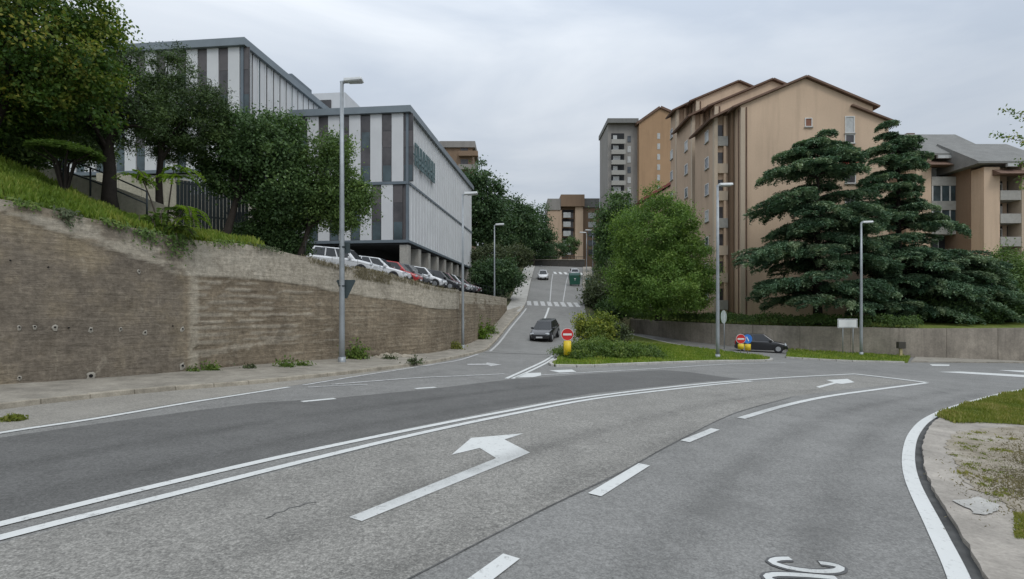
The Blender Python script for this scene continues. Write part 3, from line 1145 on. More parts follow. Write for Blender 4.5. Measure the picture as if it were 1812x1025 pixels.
# right retaining wall: photo x, depth, top height
RW = [(1060, 72, 1.75), (1115, 64, 1.55), (1172, 57, 1.40), (1267, 51, 1.28), (1380, 48, 1.15), (1527, 45.5, 1.10), (1611, 44, 1.05), (1812, 43.5, 1.10), (1960, 43, 1.2), (2150, 43, 1.3)]
rw_line = catmull([Vector((XD(px, Y), Y, z)) for px, Y, z in RW], 0.5)
rwr = thing('retaining_wall', 'low stained concrete retaining wall below the cedars', 'wall', rw_line[0].xy.to_3d())
npanel = 0
i = 0
while i < len(rw_line) - 1:
    j = min(i + 7, len(rw_line) - 1)
    seg = rw_line[i:j + 1]
    n0 = len(seg)
    vs, fs = [], []
    jog = random.uniform(-.02, .02)
    for k, p in enumerate(seg):
        t = seg[min(k + 1, n0 - 1)] - seg[max(k - 1, 0)]
        n = Vector((t.y, -t.x, 0)).normalized()
        if n.y > 0:
            n = -n
        q = p + n * jog
        e_ = 0.0
        if k == 0:
            q = q + (seg[1] - seg[0]).normalized() * 0.012
        if k == n0 - 1:
            q = q - (seg[-1] - seg[-2]).normalized() * 0.012
        zb = g(q.x, q.y) - 0.3
        vs += [(q.x, q.y, zb), (q.x, q.y, p.z), (q.x - n.x * 0.4, q.y - n.y * 0.4, p.z), (q.x - n.x * 0.4, q.y - n.y * 0.4, zb)]
    for k in range(n0 - 1):
        for c in range(4):
            fs.append((4 * k + c, 4 * k + (c + 1) % 4, 4 * k + 4 + (c + 1) % 4, 4 * k + 4 + c))
    fs += [(0, 1, 2, 3), tuple(4 * (n0 - 1) + c for c in (3, 2, 1, 0))]
    o = MB().add(vs, fs).build('wall_panel', M_WALLR, rwr)
    bm = bmesh.new(); bm.from_mesh(o.data); bmesh.ops.recalc_face_normals(bm, faces=bm.faces); bm.to_mesh(o.data); bm.free()
    i = j

# land behind the right wall, up to the hillside
rt_v, rt_f = [], []
rdd = [0.35, 1.2, 3, 6, 10, 16, 24, 40]
for p in rw_line[::3]:
    for d in rdd:
        x, y = p.x + d * 0.25, p.y + d
        z = p.z - 0.05 + min(d, 12) * 0.08
        rt_v.append((x, y, z))
nr = len(rdd)
for a in range(len(rw_line[::3]) - 1):
    for k in range(nr - 1):
        rt_f.append((a * nr + k, a * nr + k + 1, (a + 1) * nr + k + 1, (a + 1) * nr + k))
rt = up_faces(mobj('terrace', rt_v, rt_f, M_LAWN, None, True))
tag(rt, 'planted terrace behind the low right wall', 'terrace', kind='structure')
TERR_R = bvh_of(rt)


def terr_rz(x, y, default=1.6):
    h = TERR_R.ray_cast(Vector((x, y, 60)), Vector((0, 0, -1)))
    return h[0].z if h[0] is not None else default


# right verge in front of that wall
vg = [G(1391, 634), G(1440, 637), G(1500, 640), G(1560, 641.5), G(1606, 642.5)] + [Vector((XD(px, Y - 0.1), Y - 0.1, 0)) for px, Y in ((1611, 44), (1527, 45.5), (1440, 46.8), (1395, 47.6))]
vg_root = raised('grass_verge', vg, 0.09, M_LAWN)
tag(vg_root, 'thin grass verge at the foot of the low right wall', 'verge', kind='structure')
kerb_run(catmull(vg[:5], 0.5), vg_root, M_KERBP, 0.11, 0.15, 1.0, closed=False)
# small pale pavement at the far right below the wall
fp = [G(1612, 641.5), G(1812, 643), G(2000, 644.5)] + [Vector((XD(px, Y - 0.1), Y - 0.1, 0)) for px, Y in ((1960, 43), (1812, 43.5), (1620, 44))]
fpo = raised('far_pavement', fp, 0.08, M_PAVE)
tag(fpo, 'pale strip of pavement under the right wall', 'pavement', kind='structure')

# near right corner
edge_w = catmull([G(*p) for p in EDGE], 0.2)
ke = offset_line(edge_w, 0.22)
corner_out = [Vector((p.x + 0.035 * MN.noise(Vector((p.x * 3, p.y * 3, 0))) + random.uniform(-.008, .008), p.y + 0.02 * MN.noise(Vector((p.x * 4, p.y * 4, 5))), 0)) for p in ke]
far_r = [Vector((60, corner_out[-1].y + 1, 0)), Vector((60, -3, 0)), Vector((corner_out[0].x + 3, -3, 0))]
crn = raised('corner_pavement', corner_out + far_r, 0.07, M_PAVE_R, drop=0.05)
tag(crn, 'pale broken concrete pavement on the near right corner', 'pavement', kind='structure')
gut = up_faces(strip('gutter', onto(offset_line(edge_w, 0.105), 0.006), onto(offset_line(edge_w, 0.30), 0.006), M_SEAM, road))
# dry soil and lawn laid on the corner
def gq(px, py, dz):
    p = G(px, py)
    return Vector((p.x, p.y, g(p.x, p.y) + dz))


def ragged(pts, amp, dz, n=7):
    out = []
    for a_, b2 in zip(pts, pts[1:] + pts[:1]):
        for k_ in range(n):
            q_ = a_.lerp(b2, k_ / n)
            q_ = q_ + Vector((random.uniform(-amp, amp), random.uniform(-amp, amp), 0))
            out.append(Vector((q_.x, q_.y, g(q_.x, q_.y) + dz)))
    return out


soilp = [gq(*p, 0.078) for p in ((1690, 770), (1760, 762), (1830, 760), (2100, 760), (2300, 930), (1830, 935), (1800, 915), (1770, 893), (1722, 875), (1700, 845), (1684, 815), (1674, 788))]
soilp = ragged(soilp, 0.07, 0.078)
up_faces(mobj('dry_soil', soilp, [tuple(range(len(soilp)))], M_DRY, crn))
lwn = [gq(*p, 0.084) for p in ((1655, 741), (1668, 734), (1705, 722.5), (1782, 700), (1840, 691.5), (2100, 672), (2400, 680), (2400, 772), (1990, 770), (1812, 757), (1740, 753), (1690, 753))]
lwn = ragged(lwn, 0.05, 0.084)
up_faces(mobj('corner_lawn', lwn, [tuple(range(len(lwn)))], M_LAWN, crn))
slab_px = [(1690, 897), (1730, 890), (1768, 905), (1760, 921), (1728, 921)]
sl_ = ragged([gq(*p, 0.09) for p in slab_px], 0.03, 0.086, 5)
up_faces(mobj('broken_slab', sl_, [tuple(range(len(sl_)))], M_KERBP, crn))

# ------------------------------------------------------------------ left office blocks
M_PANEL = plain('white_facade_panel', (0.60, 0.61, 0.62), 0.55, 0, 0.06, 0.6, kind='pos')
M_PANEL2 = plain('pale_fin', (0.66, 0.68, 0.69), 0.5, 0, 0.05, 0.6, kind='pos')
M_FRAME = plain('blue_grey_frame', (0.135, 0.165, 0.19), 0.5, 0.1, 0.1, 1.0, kind='pos')
M_ROOFEDGE = plain('roof_fascia_grey', (0.19, 0.225, 0.25), 0.5, 0.1, 0.1, 1.0, kind='pos')
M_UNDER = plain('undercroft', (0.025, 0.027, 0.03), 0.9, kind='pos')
M_PILLAR = concrete('pillar_concrete', (0.36, 0.345, 0.31), 0.12, 0.8, True, 0.2)


def glass_mat(name, c, rough=0.12, var=0.35):
    t = NT(name)
    f = t.noise(t.pos(), 0.9, 3, 0.5)
    t.set(t.ramp(f, [(0.35, [x * (1 - var) for x in c]), (0.65, [x * (1 + var) for x in c])]), rough, 0, 0.6)
    return t.m


M_GLASSD = glass_mat('glass_dark', (0.06, 0.055, 0.057), 0.25)
M_GLASST = glass_mat('glass_teal', (0.05, 0.075, 0.085), 0.18)
M_SPAND = plain('spandrel_brown', (0.10, 0.09, 0.092), 0.5, kind='pos')

UD = Vector((0.109, 0.994, 0)).normalized()      # along the long side, away from the camera
UF = Vector((-0.994, 0.109, 0)).normalized()     # along the front, to the left
UZ = Vector((0, 0, 1))


def abox(parent, name, c, u, v, a0, a1, b0, b1, z0, z1, m):
    """box in a rotated frame: a along u, b along v (v points out of the face)"""
    o = c + u * a0 + v * b0
    return MB().obox(Vector((o.x, o.y, z0)), u * (a1 - a0), v * (b1 - b0), UZ * (z1 - z0)).build(name, m, parent)


def fix(o):
    bm = bmesh.new()
    bm.from_mesh(o.data)
    bmesh.ops.recalc_face_normals(bm, faces=bm.faces)
    bm.to_mesh(o.data)
    bm.free()
    return o


def office_block(label, C, front_len, side_len, rows, ground, pillars, front_period, dark_w, side_period, roof_h=0.55, shift=(0.0, 0.0)):
    root = thing('office_block', label, 'building', (C.x, C.y, ground), 'pale strip-windowed office blocks')
    z_lo, z_hi = rows[0][0], rows[-1][1]
    fix(abox(root, 'core', C, UF, UD, 0.12, front_len, 0.12, side_len, z_lo - 0.02, z_hi + 0.02, M_SPAND))
    # front face
    for r, (z0, z1, sh) in enumerate(rows):
        a = 0.0
        fix(abox(root, 'floor_band', C, UF, -UD, -0.06, front_len, -0.1, 0.10, z0 - 0.14, z0 + 0.10, M_FRAME))
        x = sh
        while x < front_len - 0.2:
            w1 = min(front_period - dark_w, front_len - x)
            # dark window column then white panel
            e = min(x + dark_w, front_len)
            if e - x > 0.2:
                cl = fix(abox(root, 'window_column', C, UF, -UD, x + 0.02, e - 0.02, -0.12, -0.03, z0 + 0.1, z1 - 0.14, M_GLASSD))
                nf = max(1, round((z1 - z0) / 1.55))
                for q in range(nf):
                    zz0 = z0 + 0.1 + (z1 - z0 - 0.24) * q / nf
                    zz1 = z0 + 0.1 + (z1 - z0 - 0.24) * (q + 1) / nf
                    fix(abox(root if False else cl, 'window_pane', C, UF, -UD, x + 0.06, e - 0.06, -0.03, -0.015, zz0 + 0.06, zz1 - 0.04, M_GLASST if (q == 0 or (q + int(x)) % 5 == 0) else (M_GLASSD if q % 2 else M_SPAND)))
            p0, p1 = e, min(e + front_period - dark_w, front_len)
            if p1 - p0 > 0.15:
                fix(abox(root, 'facade_panel', C, UF, -UD, p0 + 0.012, p1 - 0.012, -0.12, 0.05, z0 + 0.1, z1 - 0.14, M_PANEL))
            x += front_period
        # side face: fins and narrow windows; v pointing out is -UF
        ny = int(side_len / side_period)
        fix(abox(root, 'floor_band', C, UD, -UF, 0.0, side_len, -0.1, 0.12, z0 - 0.14, z0 + 0.06, M_FRAME))
        for k in range(ny):
            b0 = 0.25 + k * side_period
            if b0 + side_period > side_len:
                break
            fix(abox(root, 'narrow_window', C, UD, -UF, b0 + side_period * 0.66, b0 + side_period, -0.12, -0.02, z0 + 0.06, z1 - 0.14, M_GLASSD if (k * 7 + r * 3) % 5 else M_GLASST))
            pn = fix(abox(root, 'facade_panel', C, UD, -UF, b0, b0 + side_period * 0.66, -0.12, 0.02, z0 + 0.06, z1 - 0.14, M_PANEL))
            fix(abox(pn, 'fin', C, UD, -UF, b0 + side_period * 0.60, b0 + side_period * 0.68, 0.02, 0.09, z0 + 0.06, z1 - 0.14, M_PANEL2))
    # corner post
    fix(MB().obox(Vector((C.x, C.y, z_lo - 0.14)) - UF * 0.05 - UD * 0.05, UF * 0.22, UD * 0.22, UZ * (z_hi - z_lo)).build('corner_post', M_FRAME, root))
    # roof
    rf = fix(abox(root, 'roof', C, UF, UD, -0.3, front_len, -0.3, side_len + 0.2, z_hi - 0.12, z_hi + roof_h - 0.12, M_ROOFEDGE))
    if pillars:
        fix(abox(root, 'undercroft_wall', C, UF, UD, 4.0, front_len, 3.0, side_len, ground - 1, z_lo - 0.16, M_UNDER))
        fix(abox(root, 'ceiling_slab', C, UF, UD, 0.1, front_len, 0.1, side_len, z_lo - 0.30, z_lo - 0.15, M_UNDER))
        for b in pillars:
            fix(MB().obox(Vector((C.x, C.y, ground - 1.0)) + UD * b + UF * 0.02, UF * 0.75, UD * 0.75, UZ * (z_lo - ground + 0.7)).build('pillar', M_PILLAR, root, bevel=0.02))
        for a in (5.5, 10.5):
            fix(MB().obox(Vector((C.x, C.y, ground - 1.0)) + UF * a + UD * 0.1, UF * 0.6, UD * 0.6, UZ * (z_lo - ground + 0.7)).build('pillar', M_PILLAR, root, bevel=0.02))
    return root, rf


C1 = Vector((XD(722, 45), 45, 0))
blk1, roof1 = office_block('lower white and grey striped office block on concrete pillars behind the parked cars', C1, 16.0, 29.0,
                           [(8.35, 13.25, 0.45), (13.25, 19.2, -0.45)], 4.7, [0.1, 3.3, 6.6, 9.9, 13.2, 16.5, 19.8, 23.1, 26.4, 28.2], 1.86, 0.84, 0.95)
C2 = Vector((XD(430, 39.4), 39.4, 0))
blk2, roof2 = office_block('taller striped office block rising behind the pines at the left', C2, 34.0, 30.0,
                           [(12.9, 16.6, -0.5), (16.6, 22.0, -0.5)], 8.0, [], 1.66, 0.74, 0.97)
fix(abox(blk2, 'base_wall', C2, UF, UD, 0.3, 34, 0.4, 30, 11.2, 12.75, M_PANEL))
fix(abox(blk2, 'base_wall', C2, UF, UD, 0.2, 34, 0.3, 30, 4.0, 11.19, M_BEIGE))
# roof box and railings on the roofs
rbx = fix(abox(roof2, 'roof_plant_room', C2, UF, UD, 2.0, 7.0, 24.0, 29.5, 22.3, 26.0, M_PANEL))
pr = fix(abox(roof1, 'roof_plant_room', C1, UF, UD, 11.6, 15.4, 14.0, 22.0, 19.5, 27.0, M_PANEL))
fix(abox(pr, 'window', C1, UF, -UD, 13.2, 14.6, -14.0, -13.93, 25.2, 26.2, M_GLASSD))
fix(abox(roof2, 'roof_ladder_rail', C2, UF, UD, -0.25, 0.3, 6.5, 10.0, 22.435, 22.75, M_FRAME))
for k in range(4):
    fix(abox(roof2, 'aerial_mast', C2, UF, UD, 7.2 + k * 0.55, 7.26 + k * 0.55, 1.0, 1.06, 22.3, 23.2, M_FRAME))
fix(abox(roof2, 'aerial_bar', C2, UF, UD, 6.9, 9.3, 1.07, 1.12, 22.95, 23.02, M_FRAME))

# lettering frame on the side of the lower block (strokes too far off to read)
sg = thing('facade_sign', 'blue-green block lettering fixed high on the side of the striped office block', 'sign', C1 + UD * 2.4 - UF * 0.4 + UZ * 15.0)
M_TEAL = plain('sign_teal', (0.10, 0.16, 0.17), 0.5, kind='pos')
for k in range(7):
    b0 = 1.2 + k * 0.98
    fix(abox(sg, 'letter_stroke', C1, UD, -UF, b0, b0 + 0.16, 0.20, 0.30, 15.0, 16.95, M_TEAL))
    fix(abox(sg, 'letter_stroke', C1, UD, -UF, b0 + 0.6, b0 + 0.76, 0.20, 0.30, 15.0, 16.95, M_TEAL))
    zz = (16.7, 15.9, 15.0, 16.3)[k % 4]
    fix(abox(sg, 'letter_stroke', C1, UD, -UF, b0 + 0.16, b0 + 0.6, 0.20, 0.30, zz, zz + 0.25, M_TEAL))
    fix(abox(sg, 'letter_stroke', C1, UD, -UF, b0 + 0.16, b0 + 0.6, 0.20, 0.30, 15.45, 15.7, M_TEAL))
fix(abox(sg, 'sign_rail', C1, UD, -UF, 1.0, 8.2, 0.125, 0.19, 15.9, 16.0, M_TEAL))

# ------------------------------------------------------------------ terracotta housing on the right
def stucco(name, c):
    t = NT(name)
    a = t.noise(t.pos(), 0.16, 4, 0.6)
    b = t.noise(t.pos((1.2, 1.2, 0.1)), 0.9, 5, 0.65)
    f = t.noise(t.pos(), 9, 4, 0.7)
    col = t.ramp(a, [(0.3, [x * 0.92 for x in c]), (0.7, [x * 1.07 for x in c])])
    col = t.mix(t.ramp(b, [(0.48, 0.0), (0.75, 0.5)]), col, [x * 0.66 for x in c])
    col = t.mix(0.15, col, t.ramp(f, [(0.3, 0.3), (0.7, 0.7)]), 'OVERLAY')
    t.bump(f, 0.25, 0.02)
    return t.set(col, 0.9, 0, 0.2)


M_OCHRE = stucco('ochre_stucco', (0.61, 0.46, 0.333))
M_OCHRE2 = stucco('tan_stucco', (0.49, 0.365, 0.265))
M_BROWNW = stucco('brown_stucco', (0.25, 0.175, 0.12))
M_PINK = stucco('pale_rib', (0.52, 0.43, 0.33))
M_TILE = concrete('roof_tile_brown', (0.17, 0.11, 0.082), 0.25, 1.2, False)
M_SLATE = concrete('roof_slate_grey', (0.20, 0.20, 0.19), 0.15, 0.8, False)
M_WFRAME = plain('window_frame_white', (0.62, 0.62, 0.60), 0.5, kind='pos')
M_GLASS = glass_mat('window_glass', (0.075, 0.085, 0.095), 0.1)
M_CURT = plain('curtained_window', (0.46, 0.47, 0.46), 0.45, 0, 0.2, 2.0, kind='pos')
M_SHUT = plain('brown_shutter', (0.22, 0.09, 0.05), 0.6, kind='pos')
M_BALC = plain('balcony_parapet', (0.36, 0.35, 0.32), 0.8, kind='pos')
M_AWN = plain('red_awning', (0.42, 0.045, 0.03), 0.7, kind='pos')
M_GREYW = stucco('grey_render', (0.29, 0.275, 0.255))


def window(parent, x0, x1, z0, z1, y, pane=None, face='y'):
    """framed window proud of a wall; face 'y' looks to -Y at plane y, face 'x' looks to -X at plane x=y with x0..x1 along Y"""
    def bx(nm, a0, a1, c0, c1, d0, d1, m, p):
        if face == 'y':
            return part_box(nm, (a0, y - d1, c0), (a1, y - d0, c1), m, p)
        return part_box(nm, (y - d1, a0, c0), (y - d0, a1, c1), m, p)
    t_ = min(0.09, (x1 - x0) * 0.12)
    w_ = bx('window', x0 + t_, x1 - t_, z0 + t_, z1 - t_, 0.0, 0.015, pane or M_GLASS, parent)
    fb = MB()
    for (a0, a1, c0, c1) in ((x0, x0 + t_, z0, z1), (x1 - t_, x1, z0, z1), (x0 + t_, x1 - t_, z0, z0 + t_), (x0 + t_, x1 - t_, z1 - t_, z1)):
        if face == 'y':
            fb.box((a0, y - 0.07, c0), (a1, y + 0.0, c1))
        else:
            fb.box((y - 0.07, a0, c0), (y, a1, c1))
    fb.build('frame', M_WFRAME, w_)
    sl = MB()
    if face == 'y':
        sl.box((x0 - 0.08, y - 0.16, z0 - 0.09), (x1 + 0.08, y, z0 - 0.003))
    else:
        sl.box((y - 0.16, x0 - 0.08, z0 - 0.09), (y, x1 + 0.08, z0 - 0.003))
    sl.build('sill', M_BALC, w_)
    return w_


def gable_prism(parent, name, pts_xz, y0, y1, m):
    o = MB().prism([(x, y0, z) for x, z in pts_xz], (0, y1 - y0, 0)).build(name, m, parent)
    return fix(o)


def roof_slab(parent, x0, z0, x1, z1, y0, y1, th=0.32, m=None):
    d = Vector((x1 - x0, 0, z1 - z0))
    nrm = Vector((-(z1 - z0), 0, x1 - x0)).normalized() * th
    if nrm.z < 0:
        nrm = -nrm
    return fix(MB().prism([Vector((x0, y0, z0)), Vector((x1, y0, z1)), Vector((x1, y0, z1)) + nrm, Vector((x0, y0, z0)) + nrm], (0, y1 - y0, 0)).build('roof', m or M_TILE, parent))


def ochre_unit(label, Y, XLc, XRc, xpk, zpk, slope, ground, depth, first=False):
    root = thing('apartment_house', label, 'building', ((XLc + XRc) / 2, Y, ground), 'stepped ochre apartment gables')
    zl_ = zpk - (xpk - XLc) * slope
    zr_ = zpk - (XRc - xpk) * slope
    gable_prism(root, 'wall', [(XLc, ground - 3), (XRc, ground - 3), (XRc, zr_), (xpk, zpk), (XLc, zl_)], Y, Y + depth, M_OCHRE)
    roof_slab(root, XLc - 0.9, zl_ - 0.9 * slope + 0.03, xpk, zpk + 0.03, Y - 0.4, Y + depth, 0.2)
    roof_slab(root, xpk, zpk + 0.03, XRc + 0.5, zr_ - 0.5 * slope + 0.03, Y - 0.4, Y + depth, 0.2)
    # left wing set back, with a column of loggias
    wl0 = XLc - 2.1
    yw = Y + 2.2
    ztop = zl_ - 0.75
    gable_prism(root, 'wing_wall', [(wl0, ground - 3), (XLc, ground - 3), (XLc, ztop + 1.0), (wl0, ztop)], yw, Y + depth, M_OCHRE2)
    roof_slab(root, wl0 - 0.7, ztop - 0.3, XLc + 0.15, ztop + 1.12, yw - 1.2, Y + depth, 0.2)
    fix(MB().box((XLc - 0.02, Y - 0.18, ground - 3), (XLc + 0.42, Y - 0.004, zl_ - 0.25)).build('rib', M_PINK, root))
    fix(MB().box((XLc - 1.0, yw - 0.28, ground - 3), (XLc - 0.72, yw - 0.004, ztop + 0.35)).build('rib', M_OCHRE, root))
    fix(MB().tube([(XLc + 0.62, Y - 0.09, ground - 2), (XLc + 0.62, Y - 0.09, zl_ - 0.2)], 0.06, 8).build('downpipe', M_TILE, root))
    fix(MB().box((wl0 - 0.03, yw - 0.5, ground - 3), (wl0 + 0.35, yw - 0.004, ztop + 0.1)).build('rib', M_PINK, root))
    fix(MB().box((XLc - 0.42, yw - 0.75, ground - 3), (XLc - 0.12, yw - 0.004, ztop + 0.7)).build('rib', M_BROWNW, root))
    fix(MB().tube([(XLc - 0.06, Y + 0.3, ground - 2), (XLc - 0.06, Y + 0.3, zl_ - 0.4)], 0.07, 8).build('downpipe', M_TILE, root))
    zf = ground + 0.6
    k = 0
    while zf + 2.4 < ztop - 0.2:
        lg = part_box('loggia', (wl0 + 0.5, yw - 0.02, zf + 1.05), (wl0 + 1.45, yw - 0.005, zf + 2.35), M_GLASSD, root)
        part_box('parapet', (wl0 + 0.42, yw - 0.32, zf), (wl0 + 1.55, yw - 0.022, zf + 1.05), M_PINK if k % 3 else M_BALC, lg)
        # windows on the side looking at the climbing road
        window(root, Y + 3.4, Y + 4.5, zf + 1.0, zf + 2.3, wl0, M_CURT if k % 3 == 0 else M_GLASS, 'x')
        zf += 3.0
        k += 1
    return root, zl_, zr_


u3, a3, b3 = ochre_unit('rear ochre apartment house, highest of the stepped gables', 73.0, 25.0, 38.4, XD(1306, 73), ZD(146, 73), 0.42, 4.6, 4.5)
u2, a2, b2 = ochre_unit('middle ochre apartment house between two stepped gables', 65.0, 24.5, 38.6, XD(1366, 65), ZD(143, 65), 0.42, 3.4, 8)
u1, a1, b1 = ochre_unit('front ochre apartment house with broad blank gable behind the cedars', 57.0, 24.25, 38.3, XD(1425, 57), ZD(139, 57), 0.42, 2.0, 8)
# right part of the front gable: lower lean-to roof
gable_prism(u1, 'wing_wall', [(38.3, -1), (40.0, -1), (40.0, ZD(216, 57)), (38.3, ZD(201, 57))], 57.012, 65, M_OCHRE)
roof_slab(u1, 35.9, ZD(189, 57), 40.4, ZD(218, 57), 56.62, 65, 0.18)
window(u1, XD(1495, 57), XD(1512, 57), ZD(236, 57), ZD(206, 57), 57.0, M_CURT)
window(u1, XD(1495, 57), XD(1512, 57), ZD(254, 57), ZD(238, 57), 57.0, M_GLASSD)
window(u1, XD(1424, 57), XD(1437, 57), ZD(225, 57), ZD(209, 57), 57.0, M_SHUT)
window(u1, XD(1495, 57), XD(1514, 57), ZD(325, 57), ZD(296, 57), 57.0, M_GLASSD)
fix(MB().prism([(XD(1493, 57), 57, ZD(296, 57)), (XD(1493, 57), 56.5, ZD(299, 57)), (XD(1493, 57), 57, ZD(278, 57))], (1.4, 0, 0)).build('awning', M_AWN, u1))
window(u1, XD(1495, 57), XD(1512, 57), ZD(372, 57), ZD(342, 57), 57.0, M_GLASSD)
window(u1, XD(1495, 57), XD(1512, 57), ZD(430, 57), ZD(400, 57), 57.0, M_GLASS)
for o_, zz in ((u3, ZD(146, 73)), (u2, ZD(143, 65))):
    pass
fix(MB().tube([(XD(1306, 76), 76, ZD(146, 73) - 1), (XD(1306, 76), 76, ZD(146, 73) + 1.6)], 0.05, 6).build('aerial_mast', M_FRAME, u3))
for cx in (32.5, 35.0):
    part_box('chimney', (cx, 69, 27.5), (cx + 0.9, 70.2, 31.2), M_OCHRE2, u2)

# loggia houses on the far right
def loggia_house(label, px0, px1, pxf, Y, y_roof, y_ridge, y_eave, n_floors, ground, y_first, step_px, has_glass):
    root = thing('apartment_house', label, 'building', (XD((px0 + px1) / 2, Y), Y, ground), 'ochre houses with loggias on the right')
    x0, x1, xf = XD(px0, Y), XD(px1, Y), XD(pxf, Y)
    ze, zk = ZD(y_eave, Y) - 0.45, ZD(y_ridge, Y + 5.5)
    # body behind the loggias
    part_box('wall', (x0 - 1.5, Y + 1.8, ground - 3), (xf + 3, Y + 10, ze + 0.2), M_BROWNW, root)
    part_box('pier', (x0 - 1.4, Y, ground - 3), (x0 + 0.5, Y + 1.8, ze - 0.2), M_OCHRE, root)
    part_box('pier', (x1, Y - 0.15, ground - 3), (x1 + 0.45, Y + 1.8, ze + 0.1), M_PINK, root)
    # flank wall turning back toward the next house
    fix(MB().add([(x1 + 0.45, Y, ground - 3), (xf, Y - 2.6, ground - 3), (xf, Y + 1.8, ground - 3), (x1 + 0.45, Y + 1.8, ground - 3), (x1 + 0.45, Y, ze + 0.6), (xf, Y - 2.6, ze - 0.9), (xf, Y + 1.8, ze + 0.6), (x1 + 0.45, Y + 1.8, ze + 0.6)], BOXF).build('flank_wall', M_OCHRE2, root))
    rf = fix(MB().prism([(x0 - 2.6, Y - 0.6, ze + 0.35), (x0 - 2.6, Y + 5.5, zk), (x0 - 2.6, Y + 10.5, ze + 0.35), (x0 - 2.6, Y + 10.5, ze + 0.1), (x0 - 2.6, Y - 0.6, ze + 0.1)], (xf + 0.4 - x0 + 2.6, 0, 0)).build('roof', M_SLATE, root))
    part_box('skylight', (x0 + 0.8, Y - 0.72, ze - 0.32), (x1 - 0.9, Y - 0.42, ze + 0.05), M_CURT, rf)
    fix(MB().prism([(x0 - 0.4, Y - 1.2, ze - 1.25), (x0 - 0.4, Y + 0.2, ze - 0.4), (x0 - 0.4, Y + 0.2, ze - 1.25)], (x1 - x0 + 0.9, 0, 0)).build('canopy', M_TILE, root))
    zf = ZD(y_first, Y)
    st = step_px / FPX * Y
    for k in range(n_floors):
        z0 = zf - k * st
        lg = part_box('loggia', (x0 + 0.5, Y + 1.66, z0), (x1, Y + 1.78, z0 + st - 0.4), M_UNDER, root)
        window(root, x0 + 0.9, x0 + 0.9 + (x1 - x0) * 0.45, z0 + 0.1, z0 + st - 0.7, Y + 1.65, M_CURT if (k + px0) % 2 else M_GLASS)
        bp = part_box('balcony_parapet', (x0 + 0.502, Y - 0.1, z0 - 0.28), (x1 - 0.002, Y + 0.06, z0 + 0.85), M_BALC, root)
        part_box('balcony_slab', (x0 + 0.502, Y + 0.062, z0 - 0.28), (x1 - 0.002, Y + 1.65, z0 - 0.06), M_BALC, bp)
        if has_glass and k in (1, 2):
            gl = part_box('glazing', (x0 + 0.52, Y - 0.02, z0 + 0.852), (x1 - 0.02, Y + 0.01, z0 + st - 0.3), M_GLASST, root)
            for q in range(4):
                xx = x0 + 0.55 + q * (x1 - x0 - 0.7) / 3
                part_box('mullion', (xx, Y - 0.06, z0 + 0.852), (xx + 0.16, Y - 0.022, z0 + st - 0.3), M_WFRAME, gl)
    return root


loggia_house('ochre house with glazed loggias and grey roof beside the second cedar', 1641, 1697, 1748, 68, 245, 238, 272, 5, 2, 325, 43, True)
loggia_house('ochre house with open balconies at the right edge of the view', 1762, 1806, 1850, 64, 255, 255, 286, 5, 2, 350, 41, False)
chm = thing('chimney_stack', 'grey brick chimney behind the top of the second cedar', 'chimney', (XD(1611, 78), 78, 18))
part_box('stack', (XD(1606, 78), 78, 4), (XD(1616, 78), 78.8, ZD(240, 78)), M_GREYW, chm)
part_box('cap', (XD(1604, 78), 77.9, ZD(240, 78) + 0.003), (XD(1618, 78), 78.9, ZD(236, 78)), M_TILE, chm)

# tower block behind
tw = thing('tower_block', 'tall ochre and grey tower with stacked balconies beyond the round tree', 'building', (XD(1140, 150), 150, 12))
Yt = 150.0
part_box('balcony_wing', (XD(1078, Yt), Yt + 2, 5), (XD(1131, Yt), Yt + 16, ZD(216, Yt)), M_GREYW, tw)
part_box('parapet_roof', (XD(1076, Yt), Yt + 0.6, ZD(216, Yt) + 0.01), (XD(1131, Yt), Yt + 16.4, ZD(208, Yt)), M_SLATE, tw)
tz = [(XD(1131, Yt), 5), (XD(1204, Yt), 5), (XD(1204, Yt), ZD(207, Yt)), (XD(1168, Yt), ZD(192, Yt)), (XD(1131, Yt), ZD(218, Yt))]
M_TOWER = stucco('tower_stucco', (0.42, 0.275, 0.165))
gable_prism(tw, 'gable_wall', tz, Yt, Yt + 16, M_TOWER)
roof_slab(tw, XD(1127, Yt), ZD(221, Yt), XD(1168, Yt), ZD(192, Yt), Yt - 0.5, Yt + 16, 0.6)
roof_slab(tw, XD(1168, Yt), ZD(192, Yt), XD(1209, Yt), ZD(210, Yt), Yt - 0.5, Yt + 16, 0.6)
fl = 18.4 / FPX * Yt
for k in range(9):
    z0 = ZD(246, Yt) - k * fl
    wv_ = part_box('window', (XD(1163, Yt), Yt - 0.06, z0), (XD(1168, Yt), Yt - 0.004, z0 + fl * 0.55), M_CURT, tw)
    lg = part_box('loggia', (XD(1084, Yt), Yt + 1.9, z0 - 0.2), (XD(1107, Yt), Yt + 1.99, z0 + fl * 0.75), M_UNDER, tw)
    part_box('curtained_door', (XD(1087, Yt), Yt + 1.82, z0 - 0.2), (XD(1094 + (k * 3) % 8, Yt), Yt + 1.89, z0 + fl * 0.55), M_CURT, lg)
    part_box('balcony_parapet', (XD(1083, Yt), Yt + 0.7, z0 - 1.1), (XD(1108, Yt), Yt + 0.9, z0 + 0.15), M_BALC, tw)
    part_box('window', (XD(1113, Yt), Yt + 1.9, z0 - 0.3), (XD(1119, Yt), Yt + 1.99, z0 + fl * 0.5), M_CURT if k % 3 else M_GLASS, tw)
for dx, z in ((1147, 200), (1155, 198)):
    part_box('chimney', (XD(dx, Yt), Yt + 4, ZD(216, Yt)), (XD(dx + 4, Yt), Yt + 5, ZD(z - 2, Yt)), M_GREYW, tw)

